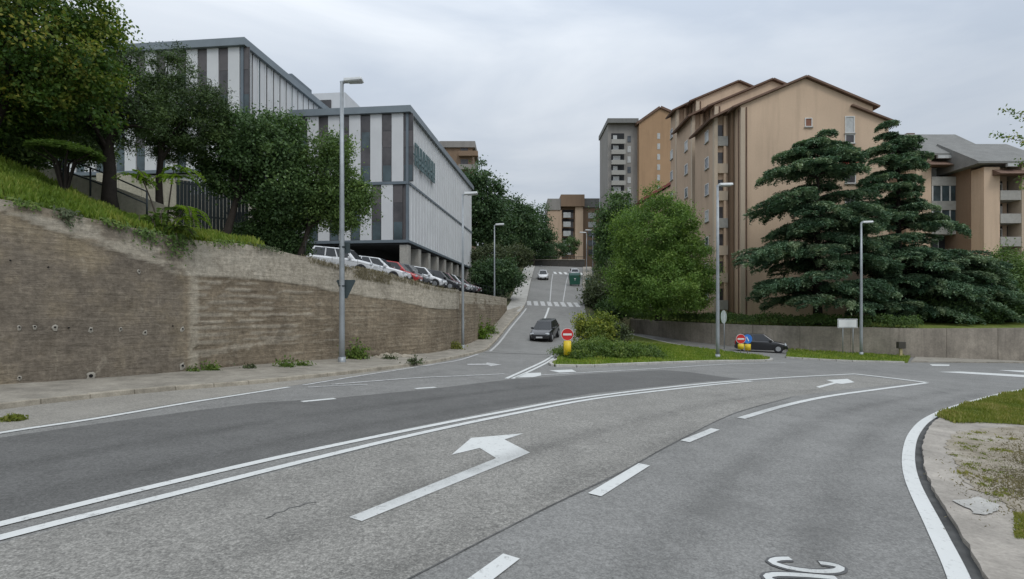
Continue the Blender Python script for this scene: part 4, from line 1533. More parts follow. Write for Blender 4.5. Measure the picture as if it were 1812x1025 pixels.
# small pitched-roof house below the tower
sh = thing('small_house', 'low house with reddish roof edge in front of the tower', 'building', (XD(1165, 110), 110, 12))
gable_prism(sh, 'wall', [(XD(1150, 110), 6), (XD(1215, 110), 6), (XD(1215, 110), ZD(312, 110)), (XD(1150, 110), ZD(352, 110))], 110, 118, M_OCHRE2)
roof_slab(sh, XD(1136, 110), ZD(356, 110), XD(1218, 110), ZD(309, 110), 109.4, 118, 0.5, plain('roof_red', (0.19, 0.055, 0.045), 0.8, kind='pos'))

# brown block closing the view at the top of the hill
Yb = 165.0
cb = thing('apartment_block', 'brown apartment block with white balconies at the top of the hill', 'building', (XD(1015, Yb), Yb, 14))
part_box('wall', (XD(970, Yb), Yb, 8), (XD(994, Yb), Yb + 14, ZD(372, Yb)), M_OCHRE2, cb)
part_box('wall', (XD(994.2, Yb), Yb + 1.5, 8), (XD(1066, Yb), Yb + 14, ZD(366, Yb)), M_BROWNW, cb)
part_box('attic', (XD(969, Yb), Yb - 0.3, ZD(372, Yb) + 0.01), (XD(992, Yb), Yb + 14.3, ZD(352, Yb)), M_GREYW, cb)
part_box('attic', (XD(992.2, Yb), Yb - 0.6, ZD(366, Yb) + 0.01), (XD(1034, Yb), Yb + 14.6, ZD(345, Yb)), M_BROWNW, cb)
part_box('attic', (XD(1034.2, Yb), Yb + 1, ZD(366, Yb) + 0.01), (XD(1062, Yb), Yb + 14.4, ZD(350, Yb)), M_SLATE, cb)
part_box('rib', (XD(1018, Yb), Yb + 0.2, 8), (XD(1032, Yb), Yb + 1.48, ZD(360, Yb)), M_OCHRE, cb)
for k in range(5):
    z0 = ZD(385, Yb) - k * 2.85
    b_ = part_box('balcony_parapet', (XD(997, Yb), Yb + 0.2, z0), (XD(1010, Yb), Yb + 0.4, z0 + 1.6), M_CURT, cb)
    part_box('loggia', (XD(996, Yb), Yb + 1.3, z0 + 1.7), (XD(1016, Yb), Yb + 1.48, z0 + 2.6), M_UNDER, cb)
    part_box('window', (XD(1042, Yb), Yb + 1.38, z0), (XD(1056, Yb), Yb + 1.48, z0 + 1.7), M_CURT if k < 2 else M_GLASS, cb)
    part_box('window', (XD(1011, Yb), Yb + 1.38, z0), (XD(1015, Yb), Yb + 1.48, z0 + 1.6), M_GLASSD, cb)

# brown block seen over the roof of the lower office
Yc = 120.0
bb = thing('apartment_block', 'dark brown block top showing past the office roof edge', 'building', (XD(815, Yc), Yc, 16))
part_box('wall', (XD(770, Yc), Yc, 14), (XD(836, Yc), Yc + 12, ZD(262, Yc)), M_BROWNW, bb)
part_box('attic', (XD(778, Yc), Yc - 0.5, ZD(262, Yc) + 0.01), (XD(841, Yc), Yc + 12.5, ZD(251, Yc)), M_GREYW, bb)
for k in range(4):
    z0 = ZD(272, Yc) - k * 3.0
    part_box('balcony', (XD(812, Yc), Yc - 1.2, z0 - 0.8), (XD(846, Yc), Yc - 0.004, z0 + 0.3), M_GREYW if k % 2 else M_BROWNW, bb)
    part_box('window', (XD(815, Yc), Yc - 0.06, z0 + 0.5), (XD(828, Yc), Yc - 0.005, z0 + 1.7), M_GLASSD, bb)

# ------------------------------------------------------------------ foliage
def leaf_mesh(name, P, N, T, size, aspect, tint, material, parent=None, fold=0.0):
    """one mesh of leaf blades: centre P, normal N, long axis T (all n x 3)"""
    off = ORG.get(parent.name, Vector((0, 0, 0))) if parent is not None else Vector((0, 0, 0))
    P = P - np.array(off)[None, :]
    n = len(P)
    N = N / (np.linalg.norm(N, axis=1, keepdims=True) + 1e-9)
    T = T - N * (T * N).sum(1, keepdims=True)
    T = T / (np.linalg.norm(T, axis=1, keepdims=True) + 1e-9)
    B = np.cross(N, T)
    L = size[:, None] * 0.5
    Wd = (size * aspect)[:, None] * 0.5
    v = np.empty((n, 4, 3), dtype=np.float32)
    v[:, 0] = P - T * L
    v[:, 1] = P + B * Wd + T * L * 0.1 + N * L * fold
    v[:, 2] = P + T * L
    v[:, 3] = P - B * Wd + T * L * 0.1 + N * L * fold
    me = bpy.data.meshes.new(name)
    me.vertices.add(n * 4)
    me.vertices.foreach_set('co', v.ravel())
    me.loops.add(n * 4)
    me.loops.foreach_set('vertex_index', np.arange(n * 4, dtype=np.int32))
    me.polygons.add(n)
    me.polygons.foreach_set('loop_start', np.arange(0, n * 4, 4, dtype=np.int32))
    at = me.attributes.new('tint', 'FLOAT', 'POINT')
    at.data.foreach_set('value', np.repeat(np.clip(tint, 0, 1), 4).astype(np.float32))
    me.update()
    me.validate()
    me.materials.append(material)
    o = bpy.data.objects.new(name, me)
    link(o, parent)
    return o


def unit(n):
    v = RNG.normal(size=(n, 3))
    return v / np.linalg.norm(v, axis=1, keepdims=True)


def lobe_tips(lobes, n, inner=0.45):
    """clump centres scattered through ellipsoid lobes, denser near their skins"""
    vol = np.array([l[3] * l[4] * l[5] for l in lobes]) ** 0.75
    cnt = RNG.multinomial(n, vol / vol.sum())
    out, outd = [], []
    for l, c in zip(lobes, cnt):
        d = unit(c)
        # lumpy radius so that the outline is uneven
        lump = 1 + 0.20 * np.sin(d[:, 0] * 5 + l[0]) * np.sin(d[:, 2] * 6 + l[1]) + 0.10 * np.sin(d[:, 1] * 11 + l[2])
        r = (inner + (1 - inner) * RNG.random(c) ** 0.5) * lump
        out.append(np.array(l[:3])[None, :] + d * r[:, None] * np.array(l[3:6])[None, :])
        outd.append(d)
    return np.concatenate(out), np.concatenate(outd)


def crown(name, lobes, n_tips, per_tip, tip_r, leaf, aspect, material, parent, flat=0.7, tint_shift=0.0, inner=0.45, up=0.35, droop=0.0):
    tips, d = lobe_tips(lobes, n_tips, inner)
    n = n_tips * per_tip
    ti = np.repeat(np.arange(n_tips), per_tip)
    offs = RNG.normal(size=(n, 3)) * 0.5
    offs[:, 2] *= flat
    tr = tip_r * (0.6 + 0.8 * RNG.random(n_tips))
    P = tips[ti] + offs * tr[ti][:, None]
    N = unit(n) + d[ti] * 0.55 + np.array([0, 0, up])
    T = unit(n) + np.array([0, 0, -droop])
    size = leaf * (0.6 + 0.8 * RNG.random(n))
    ct = RNG.random(n_tips)
    tint = 0.42 + 0.66 * (ct[ti] - 0.5) + 0.42 * (RNG.random(n) - 0.5) + tint_shift
    return leaf_mesh(name, P, N, T, size, aspect, tint, material, parent), tips


def branchy_trunk(parent, base, top, r0, tips, n_limbs, bark, lean=(0, 0), fork=0.45, name='trunk'):
    mb = MB()
    base, top = Vector(base), Vector(top)
    pts, rad = [], []
    for k in range(7):
        t = k / 6
        p = base.lerp(top, t)
        w_ = math.sin(t * math.pi) * 0.12 * (top - base).length * 0.5
        p += Vector((lean[0] * w_, lean[1] * w_, 0)) + Vector((random.uniform(-.04, .04), random.uniform(-.04, .04), 0)) * (1 if k else 0)
        pts.append(p)
        rad.append(r0 * (1.25 if k == 0 else 1.0 - 0.75 * t))
    mb.tube(pts, rad, 9)
    sel = RNG.choice(len(tips), min(n_limbs, len(tips)), replace=False)
    for i in sel:
        e = Vector(tips[i])
        t = min(0.98, max(fork, fork + (1 - fork) * random.random()))
        k = min(5, int(t * 6))
        s_ = pts[k].lerp(pts[k + 1], t * 6 - k)
        if (e - s_).length > (top - base).length * 1.2:
            continue
        m_ = s_.lerp(e, 0.5) + Vector((random.uniform(-.2, .2), random.uniform(-.2, .2), random.uniform(0, .3)))
        rr = r0 * (1 - 0.75 * t) * 0.55
        mb.tube([s_, m_, e], [rr, rr * 0.6, rr * 0.15], 5, False)
    return mb.build(name, bark, parent, True)


def tree(name, label, base, lobes, n_tips, per_tip, tip_r, leaf, aspect, material, trunk_r=0.2, bark=None, group=None, top=None, limbs=26, cat='tree', **kw):
    root = thing(name, label, cat, base, group)
    _, tips = crown('crown', lobes, n_tips, per_tip, tip_r, leaf, aspect, material, root, **kw)
    if top is None:
        l = lobes[0]
        top = (l[0], l[1], l[2] + l[5] * 0.3)
    branchy_trunk(root, base, top, trunk_r, tips, limbs, bark or M_BARK)
    return root


def lob(px, py, Y, rx, rz, ry=None):
    """ellipsoid seen at a photo point: radii given in photo pixels"""
    k = Y / FPX
    p = D(px, py, Y)
    return (p.x, p.y, p.z, rx * k, (ry if ry else rx) * k, rz * k)


# --- trees on the left lawn
b = D(-40, 330, 17.2)
tree('maple_tree', 'large yellowing broadleaf tree overhanging the top left corner', (b.x, b.y, terr_z(b.x, b.y, 6.5) - 0.1),
     [lob(60, 60, 17, 120, 120), lob(-60, 120, 17, 130, 130), lob(125, 150, 17.5, 70, 75), lob(30, 175, 18.5, 110, 55), lob(150, 40, 17.5, 55, 50), lob(-120, 0, 17, 150, 120)],
     700, 110, 0.50, 0.125, 0.62, L_MAPLE, 0.28, group='trees on the left lawn', tint_shift=-0.02, inner=0.35)
b = D(195, 362, 19.6)
bz = terr_z(b.x, b.y, 6.3)
tree('pine_tree', 'dark pine with thick forked trunk beside the railing', (b.x, b.y, bz - 0.15),
     [lob(185, 150, 19.8, 70, 60), lob(245, 190, 20.2, 62, 45), lob(125, 205, 20.5, 75, 45), lob(200, 105, 20, 48, 34), lob(60, 205, 21.5, 80, 45), lob(225, 240, 20, 52, 24), lob(140, 130, 20.4, 50, 40)],
     270, 210, 0.42, 0.125, 0.24, L_PINE, 0.27, group='trees on the left lawn', top=(XD(190, 19.8), 19.8, ZD(150, 19.8)), limbs=34, inner=0.3, up=0.6, flat=0.6)
b = D(280, 392, 22)
tree('pine_tree', 'dark pine with a slim straight trunk in front of the taller striped block', (b.x, b.y, terr_z(b.x, b.y, 5.8) - 0.15),
     [lob(335, 175, 22.5, 56, 45), lob(300, 120, 22.5, 32, 38), lob(352, 228, 23, 52, 34), lob(280, 215, 22.5, 48, 40), lob(378, 185, 23, 28, 26), lob(320, 262, 23, 58, 22), lob(272, 150, 22.6, 30, 30)],
     230, 210, 0.42, 0.13, 0.24, L_PINE, 0.17, group='trees on the left lawn', top=(XD(288, 22.3), 22.3, ZD(150, 22.3)), limbs=30, inner=0.3, up=0.6, tint_shift=0.05, flat=0.6)
b = D(397, 420, 23.5)
tree('oak_tree', 'dense deep green tree with leaning trunk next to the dark fence', (b.x, b.y, terr_z(b.x, b.y, 5.3) - 0.15),
     [lob(450, 258, 24.5, 66, 54), lob(405, 312, 24.5, 40, 36), lob(480, 318, 25, 62, 48), lob(502, 224, 25, 32, 28), lob(488, 376, 25.5, 40, 22)],
     330, 150, 0.55, 0.135, 0.6, L_OAK, 0.2, group='trees on the left lawn', top=(XD(435, 24.3), 24.3, ZD(290, 24.3)), limbs=26)
b = D(528, 452, 25.6)
tree('oak_tree', 'mid green spreading tree at the end of the lawn beside the white cars', (b.x, b.y, terr_z(b.x, b.y, 5.0) - 0.15),
     [lob(568, 308, 26.5, 54, 60), lob(612, 365, 26.5, 36, 40), lob(548, 368, 26.5, 46, 40), lob(508, 385, 26.5, 28, 24), lob(597, 266, 26.5, 24, 28), lob(634, 345, 26.5, 22, 28)],
     330, 140, 0.52, 0.13, 0.5, L_OAK2, 0.17, group='trees on the left lawn', top=(XD(560, 26.3), 26.3, ZD(350, 26.3)), limbs=30)
# dark shrubs filling the understorey
for (px, py, Y, rx, rz, lab, m_, dn) in ((462, 418, 26.0, 44, 22, 'dark round shrub under the leaning deep green tree', L_OAK, 150), (505, 432, 26.2, 34, 20, 'small dark shrub at the foot of the spreading mid green tree', L_OAK, 90),
                                      (105, 245, 24.5, 85, 42, 'dark evergreen shrub behind the sloping railing', L_PINE, 200), (15, 262, 19.2, 55, 30, 'tangled green shrub at the left end of the railing', L_OAK2, 130)):
    p = D(px, py + rz, Y)
    zb = terr_z(p.x, p.y, p.z)
    rt_ = thing('shrub', lab, 'shrub', (p.x, p.y, zb), 'shrubs on the left lawn')
    _, tp = crown('foliage', [lob(px, py, Y, rx, rz)], dn, 110, 0.42, 0.12, 0.55, m_, rt_)
    branchy_trunk(rt_, (p.x, p.y, zb - 0.1), (p.x, p.y, max(zb + 0.3, p.z + 0.4)), 0.06, tp, 10, M_BARK, name='stem', fork=0.1)
# flat cushion juniper
p = D(110, 300, 17.2)
jr = thing('juniper', 'flat topped light green juniper cushion above the railing', 'shrub', (p.x, p.y, terr_z(p.x, p.y, 7)))
nj = 7000
aj = RNG.random(nj) * 2 * np.pi
rj = np.sqrt(RNG.random(nj))
Pj = np.stack([XD(112, 17.2) + np.cos(aj) * rj * 1.05, 17.3 + np.sin(aj) * rj * 0.9, ZD(262, 17.2) + 0.24 * (1 - rj ** 2) - 0.10 * (np.cos(aj) * rj + 1) + RNG.normal(size=nj) * 0.035], 1)
leaf_mesh('foliage', Pj, unit(nj) * 0.5 + np.array([0, 0, 1]), unit(nj), 0.14 * (0.6 + RNG.random(nj)), 0.3, 0.55 + 0.5 * (RNG.random(nj) - 0.5), L_OAK2, jr)
mb = MB()
for k in range(7):
    a = k * 0.9
    mb.tube([(p.x, 17.3, terr_z(p.x, p.y, 7) - 0.1), (p.x + 0.3 * math.cos(a), 17.3 + 0.25 * math.sin(a), ZD(285, 17.2)), (p.x + 0.9 * math.cos(a), 17.3 + 0.7 * math.sin(a), ZD(268, 17.2))], [0.05, 0.035, 0.012], 5, False)
mb.build('stem', M_BARK, jr, True)

# ailanthus sapling hanging over the wall top: arching fronds of paired leaflets
def fronds(parent, origin, n, length, leaf, material, spread=1.0, up=0.6, seed=1, lean=(0, 0)):
    rg = np.random.default_rng(seed)
    P, N, T, S, ti = [], [], [], [], []
    mb_ = MB()
    for k in range(n):
        a = rg.random() * 2 * math.pi
        el = up + rg.random() * 0.5
        st = Vector(origin) + Vector((rg.normal() * 0.08, rg.normal() * 0.08, rg.random() * 0.9 * spread))
        d = Vector((math.cos(a) + lean[0], math.sin(a) + lean[1], el)).normalized()
        L_ = length * (0.6 + 0.6 * rg.random())
        prev = st
        pts = [st]
        ns = 11
        tt = rg.random()
        for s_ in range(1, ns + 1):
            d = (d + Vector((0, 0, -0.17))).normalized()
            q = prev + d * (L_ / ns)
            side = d.cross(Vector((0, 0, 1)))
            if side.length < 1e-3:
                side = Vector((1, 0, 0))
            side.normalize()
            for sg_ in (-1, 1):
                for rep in range(2):
                    c = q + side * sg_ * leaf * 0.5 + Vector((0, 0, -0.02)) + d * (rep * L_ / ns * 0.5)
                    P.append(c); N.append(Vector((rg.normal() * .3, rg.normal() * .3, 1))); T.append(side * sg_ + d * 0.4 + Vector((0, 0, -0.35)))
                    S.append(leaf * (0.8 + 0.5 * rg.random()) * (1.15 - 0.5 * s_ / ns)); ti.append(0.25 + 0.5 * tt + 0.25 * rg.random())
            prev = q
            pts.append(q)
        mb_.tube(pts, [0.012] * len(pts), 4, False)
    mb_.build('frond_stalk', M_BARK2, parent)
    return leaf_mesh('foliage', np.array(P), np.array(N), np.array(T), np.array(S), 0.34, np.array(ti), material, parent, 0.1)


p, n = wall_point(300, 410, -0.35)
sp = thing('sapling', 'bright green feathery sapling leaning over the wall top', 'sapling', (p.x, p.y, p.z - 0.2))
for k, (dx, dz_, nf_) in enumerate(((-0.9, 1.75, 9), (0.35, 1.9, 9), (0.0, 0.6, 12), (0.75, 0.55, 12), (-0.55, 0.35, 9), (0.3, 0.0, 10))):
    fronds(sp, (p.x + dx, p.y + 0.2, p.z + dz_ - 0.1), nf_, 0.75, 0.2, L_BRIGHT if k in (0, 1, 3) else L_OAK2, 0.5, 0.35, 10 + k, (0.3, -0.3))
mb = MB()
for dx, dz_ in ((-0.9, 2.2), (0.35, 2.4), (0.75, 0.9)):
    mb.tube([(p.x, p.y + 0.2, p.z - 0.3), (p.x + dx * 0.5, p.y + 0.2, p.z + dz_ * 0.5), (p.x + dx, p.y + 0.2, p.z + dz_)], [0.035, 0.025, 0.012], 6, False)
mb.build('stem', M_BARK2, sp, True)

# --- cedars: tiers of flat drooping boughs
def cedar(label, px, Y, py_base, py_top, tiers, ground, seed, lean=0.0, dens=1.0):
    rg = np.random.default_rng(seed)
    x0 = XD(px, Y)
    root = thing('cedar_tree', label, 'tree', (x0, Y, ground), 'blue-green cedars on the right terrace')
    ztop = ZD(py_top, Y)
    mb_ = MB()
    tp = [Vector((x0 + lean * (z - ground) / (ztop - ground), Y, z)) for z in np.linspace(ground - 0.2, ztop, 9)]
    mb_.tube(tp, [0.42 - 0.39 * k / 8 for k in range(9)], 9)
    P, N, T, S, TI = [], [], [], [], []
    for (pyc, left_px, right_px, drop) in tiers:
        zc = ZD(pyc, Y)
        nb_ = 8
        for k in range(nb_):
            a = 2 * math.pi * (k + rg.random() * 0.7) / nb_
            ca, sa = math.cos(a), math.sin(a)
            R_ = (right_px if ca > 0 else left_px) / FPX * Y
            Lb = R_ * (0.72 + 0.36 * rg.random()) * (0.55 + 0.45 * abs(ca)) if abs(ca) < 0.95 else R_ * (0.85 + 0.25 * rg.random())
            zj = zc + rg.normal() * 0.75
            ptsb = []
            xt = x0 + lean * (zj - ground) / (ztop - ground)
            for s_ in range(9):
                t = s_ / 8
                rise = 0.17 * Lb * math.sin(t * math.pi * 0.8) - (drop + 0.06) * Lb * t * t
                ptsb.append(Vector((xt + ca * Lb * t, Y + sa * Lb * t, zj + rise)))
            mb_.tube(ptsb[:8], [0.09 * (1 - t / 9) for t in range(8)], 5, False)
            per = Vector((-sa, ca, 0))
            arr = np.array([list(q) for q in ptsb])
            ntw = int(7 + Lb * 2.6)
            for tw in range(ntw):
                t0 = 0.16 + 0.84 * (tw + rg.random() * 0.8) / ntw
                sg2 = 1 if (tw + k) % 2 else -1
                f0 = min(7.999, t0 * 8)
                i0 = int(f0)
                st0 = arr[i0] * (1 - (f0 - i0)) + arr[min(i0 + 1, 8)] * (f0 - i0)
                wl_ = (Lb * 0.46 * math.sin(min(1, t0) * math.pi * 0.8 + 0.35) + 0.25) * (0.7 + 0.55 * rg.random())
                dr = np.array([per.x * sg2 * 0.85 + ca * 0.62, per.y * sg2 * 0.85 + sa * 0.62, 0.0])
                dr /= np.linalg.norm(dr)
                nf2 = int((70 + 95 * wl_) * dens)
                q_ = rg.random(nf2) ** 0.8
                hang = 0.10 + 0.22 * rg.random()
                sd = np.array([-dr[1], dr[0], 0.0])
                wdt = 0.20 * np.sin(q_ * math.pi * 0.85 + 0.4) + 0.04
                pp = st0[None, :] + dr[None, :] * (q_ * wl_)[:, None] + sd[None, :] * (rg.normal(size=nf2) * wdt)[:, None]
                pp[:, 2] += 0.10 * wl_ * np.sin(q_ * 2.2) - hang * wl_ * q_ ** 2 - np.abs(rg.normal(size=nf2)) * 0.15 * (0.35 + q_) + rg.normal(size=nf2) * 0.03
                P.append(pp)
                N.append(rg.normal(size=(nf2, 3)) * 0.55 + np.array([0, 0, 1.0]))
                T.append(dr[None, :] + sd[None, :] * rg.normal(size=(nf2, 1)) * 0.6 + np.array([0, 0, -0.4])[None, :])
                S.append(0.23 * (0.6 + 0.8 * rg.random(nf2)))
                TI.append(0.45 + 0.22 * rg.normal() + 0.4 * (rg.random(nf2) - 0.5) + 0.10 * q_)
    # leader tuft
    nt = 500
    hh = rg.random(nt)
    P.append(np.stack([x0 + lean + rg.normal(size=nt) * 0.45 * hh, Y + rg.normal(size=nt) * 0.45 * hh, ztop + 0.2 - hh * 1.6], 1))
    N.append(rg.normal(size=(nt, 3)) + np.array([0, 0, 0.6])); T.append(rg.normal(size=(nt, 3))); S.append(np.full(nt, 0.26)); TI.append(0.5 + 0.4 * (rg.random(nt) - 0.5))
    mb_.build('trunk', M_BARK, root, True)
    leaf_mesh('crown', np.concatenate(P), np.concatenate(N), np.concatenate(T), np.concatenate(S), 0.36, np.concatenate(TI), L_CEDAR, root)
    return root


gz_ = terr_rz(XD(1447, 48.8), 48.8)
cedar('tall cedar with tiered drooping boughs standing by the white board', 1447, 48.8, 560, 246,
      [(252, 34, 44, 0.05), (272, 40, 64, 0.10), (290, 72, 80, 0.05), (318, 118, 90, 0.02), (352, 100, 100, 0.22), (392, 112, 95, 0.18), (415, 85, 100, 0.2), (452, 130, 105, 0.22), (470, 95, 120, 0.15), (505, 128, 110, 0.12), (520, 110, 115, 0.18)], gz_, 5)
gz_ = terr_rz(XD(1590, 51), 51)
cedar('broad cedar spreading to the right beyond the second lamp', 1590, 51.5, 560, 243,
      [(246, 30, 34, 0.12), (268, 56, 40, 0.10), (292, 50, 46, 0.12), (318, 55, 40, 0.15), (345, 70, 42, 0.12), (372, 75, 50, 0.15), (402, 85, 70, 0.10), (425, 95, 110, 0.15), (455, 100, 150, 0.08), (478, 105, 160, 0.12), (505, 105, 165, 0.12), (530, 95, 165, 0.12), (552, 90, 150, 0.1)], gz_, 9, dens=1.15)
# dark ivy-like shrubs below the second cedar
for (px, py, Y, rx, rz, lab, m_, dn) in ((1640, 525, 53, 85, 38, 'dark shrub mass in the shade of the broad cedar', L_OAK, 260), (1775, 512, 52, 46, 62, 'leafy green tree at the right edge above the wall', L_OAK2, 300), (1858, 505, 53, 56, 66, 'green tree crown cut by the right edge', L_OAK2, 260), (1725, 520, 50.5, 55, 48, 'dark leafy shrub between the broad cedar and the thin post', L_OAK, 260), (1800, 548, 49.5, 60, 24, 'low dark shrub along the right end of the wall', L_OAK, 200), (1690, 552, 50, 70, 20, 'low dark undergrowth beneath the broad cedar', L_OAK, 200),
                                      (1085, 510, 68, 45, 40, 'brownish olive shrub left of the round tree', L_OLIVE, 200)):
    p = D(px, py, Y)
    zb = terr_rz(p.x, p.y, 1.7)
    isT = rz > 60
    rt_ = thing('broadleaf_tree' if isT else 'shrub', lab, 'tree' if isT else 'shrub', (p.x, p.y, zb))
    _, tp_ = crown('crown' if isT else 'foliage', [lob(px, py, Y, rx, rz)], dn, 90, 0.9, 0.22, 0.5, m_, rt_)
    branchy_trunk(rt_, (p.x, p.y, zb - 0.15), (p.x, p.y, p.z + 0.3), 0.16, tp_, 12, M_BARK, name='trunk' if isT else 'stem', fork=0.25)

# --- round bright tree
p = D(1165, 552, 53)
tree('round_tree', 'rounded fresh green tree in front of the ochre houses', (p.x, 53, terr_rz(p.x, 53, 1.6) - 0.1),
     [lob(1160, 425, 53, 74, 78), lob(1122, 470, 53, 44, 60), lob(1215, 465, 53, 46, 62), lob(1165, 500, 52.5, 84, 52), lob(1188, 395, 53.5, 44, 44), lob(1235, 505, 53, 30, 40), lob(1122, 525, 52.5, 38, 26), lob(1200, 528, 52.5, 50, 24)],
     820, 140, 0.80, 0.21, 0.45, L_ROUND, 0.3, limbs=14, inner=0.5, tint_shift=0.06)
# --- dark trees along the climb
def far_tree(label, px, Y, lobes, m_, n_tips, leaf=0.42, tip=1.2, kind='hillside_tree', ts=0.0):
    p_ = D(px, 0, Y)
    zb = hillside(p_.x, Y) if Y > 64 else terr_rz(p_.x, Y)
    return tree(kind, label, (p_.x, Y, zb - 0.2), lobes, n_tips, 55, tip, leaf, 0.55, m_, 0.25, group='trees along the climbing road', limbs=8, tint_shift=ts)


far_tree('dark tree left behind the round tree', 1085, 88, [lob(1096, 400, 88, 40, 50), lob(1082, 440, 88, 26, 46), lob(1110, 470, 86, 40, 60), lob(1074, 488, 86, 16, 34)], L_OAK, 420)
far_tree('dark green tree on the bank past the office block corner', 848, 84, [lob(852, 355, 84, 38, 55), lob(842, 400, 84, 30, 40), lob(872, 390, 84, 26, 40), lob(835, 330, 86, 22, 30)], L_FAR, 420)
far_tree('grey green tree beside the hillside lamp', 893, 98, [lob(900, 392, 98, 34, 42), lob(925, 400, 99, 28, 38), lob(885, 425, 96, 30, 30)], L_FAR, 380, ts=0.06)
far_tree('tree at the top of the climb left of the parapet', 945, 116, [lob(945, 405, 116, 28, 40), lob(965, 425, 116, 16, 25), lob(925, 420, 116, 20, 30)], L_FAR, 300)
far_tree('low tree right of the crest', 1082, 104, [lob(1082, 425, 104, 24, 38), lob(1072, 455, 104, 16, 24)], L_OAK, 200)
for (px, py, Y, rx, rz, lab, m_, dn) in ((880, 490, 64.8, 42, 32, 'dark bushy hedge at the end of the left wall', L_FAR, 260), (868, 455, 74, 34, 20, 'pale olive scrub on the bank above the wall end', L_OLIVE, 130), (915, 455, 90, 26, 20, 'scrub on the left verge below the crest', L_OLIVE, 110),
                                      (850, 475, 76, 22, 22, 'small bush behind the far parked cars', L_FAR, 90), (1065, 525, 63.5, 30, 26, 'olive shrub right of the crossing', L_OLIVE, 130), (985, 440, 126, 18, 14, 'low scrub beyond the parapet', L_FAR, 60), (940, 458, 124, 18, 13, 'dark scrub behind the left end of the parapet', L_OAK, 80), (968, 458, 125, 18, 12, 'dark scrub behind the middle of the parapet', L_OAK, 80),
                                      (950, 452, 124, 26, 16, 'scrub filling the gap left of the brown block', L_FAR, 90), (1010, 436, 128, 14, 14, 'dark scrub beside the brown block', L_OAK, 50), (1090, 545, 60, 26, 16, 'dark hedge end beside the low wall', L_OAK, 80)):
    p = D(px, py, Y)
    zb = hillside(p.x, Y) if Y >= 64 else p.z - rz / FPX * Y
    rt_ = thing('bank_shrub', lab, 'shrub', (p.x, p.y, zb), 'shrubs along the climbing road')
    _, tp_ = crown('foliage', [lob(px, py, Y, rx, rz)], dn, 55, 0.8, 0.30, 0.55, m_, rt_)
    branchy_trunk(rt_, (p.x, p.y, zb - 0.15), (p.x, p.y, max(zb + 0.4, p.z)), 0.08, tp_, 8, M_BARK, name='stem', fork=0.1)

# --- hedge along the top of the right wall
hseg = [(a, b_) for a, b_ in zip(rw_line, rw_line[1:]) if 1090 < a.x / a.y * FPX + CPX < 1640]
Ph, Th = [], []
hroot = thing('hedge', 'clipped dark hedge running along the top of the low right wall', 'hedge', hseg[0][0])
core = MB()
for a, b_ in hseg:
    n = Vector(((b_ - a).y, -(b_ - a).x, 0)).normalized()
    if n.y > 0:
        n = -n
    m_ = int((b_ - a).length * 520)
    t = RNG.random(m_)
    hgt = 1.05 + 0.12 * math.sin(a.x * 1.7)
    u_ = RNG.random(m_)
    q = np.array(a)[None, :] * (1 - t[:, None]) + np.array(b_)[None, :] * t[:, None]
    ang = u_ * math.pi
    q[:, 0] -= n.x * (0.9 - 0.5 * np.cos(ang) * 1.0)
    q[:, 1] -= n.y * (0.9 - 0.5 * np.cos(ang) * 1.0)
    q[:, 2] += np.sin(ang) ** 0.5 * hgt * (0.55 + 0.45 * RNG.random(m_)) + RNG.normal(size=m_) * 0.05
    Ph.append(q)
Ph = np.concatenate(Ph)
leaf_mesh('foliage', Ph, unit(len(Ph)) + np.array([0, -0.6, 0.5]), unit(len(Ph)), 0.17 * (0.6 + 0.8 * RNG.random(len(Ph))), 0.55, 0.35 + 0.6 * (RNG.random(len(Ph)) - 0.5), L_OAK2, hroot)
for a, b_ in hseg[::4]:
    n = Vector(((b_ - a).y, -(b_ - a).x, 0)).normalized()
    if n.y > 0:
        n = -n
    core.tube([a - n * 0.9 - Vector((0, 0, .1)), a - n * 0.9 + Vector((0, 0, 0.5)), a - n * 0.8 + Vector((0.1, 0, 0.9))], [0.03, 0.02, 0.01], 5, False)
core.build('stem', M_BARK, hroot)

# --- planting on the traffic island
def island_shrub(name, lab, lobes, n_tips, per, tip, leaf, asp, m_, **kw):
    l = lobes[0]
    zb = g(l[0], l[1]) + 0.1
    rt_ = thing(name, lab, 'shrub', (l[0], l[1], zb))
    _, tp_ = crown('foliage', lobes, n_tips, per, tip, leaf, asp, m_, rt_, **kw)
    branchy_trunk(rt_, (l[0], l[1], zb - 0.1), (l[0], l[1], max(zb + 0.3, l[2])), 0.05, tp_, 14, M_BARK2, name='stem', fork=0.1)
    return rt_


island_shrub('tall_shrub', 'tall yellow-green shrub at the back of the traffic island', [lob(1050, 585, 37, 34, 20), lob(1032, 570, 37, 14, 16), lob(1068, 570, 37, 18, 16)], 130, 60, 0.45, 0.17, 0.5, L_YELLOW, up=0.1)
island_shrub('tall_shrub', 'grey green shrub beside the yellow-green one on the island', [lob(1090, 590, 38, 22, 16)], 80, 60, 0.4, 0.16, 0.5, L_OLIVE)
island_shrub('ground_cover', 'low spreading green planting behind the no-entry sign', [lob(1035, 622, 31, 50, 17, 42), lob(1085, 621, 32, 45, 16, 45), lob(1060, 612, 33, 24, 14, 24), lob(1125, 622, 33, 36, 14, 40), lob(1150, 628, 32, 18, 8, 25), lob(1018, 630, 29.5, 22, 9, 14)], 420, 90, 0.40, 0.11, 0.5, L_COVER, flat=0.5)

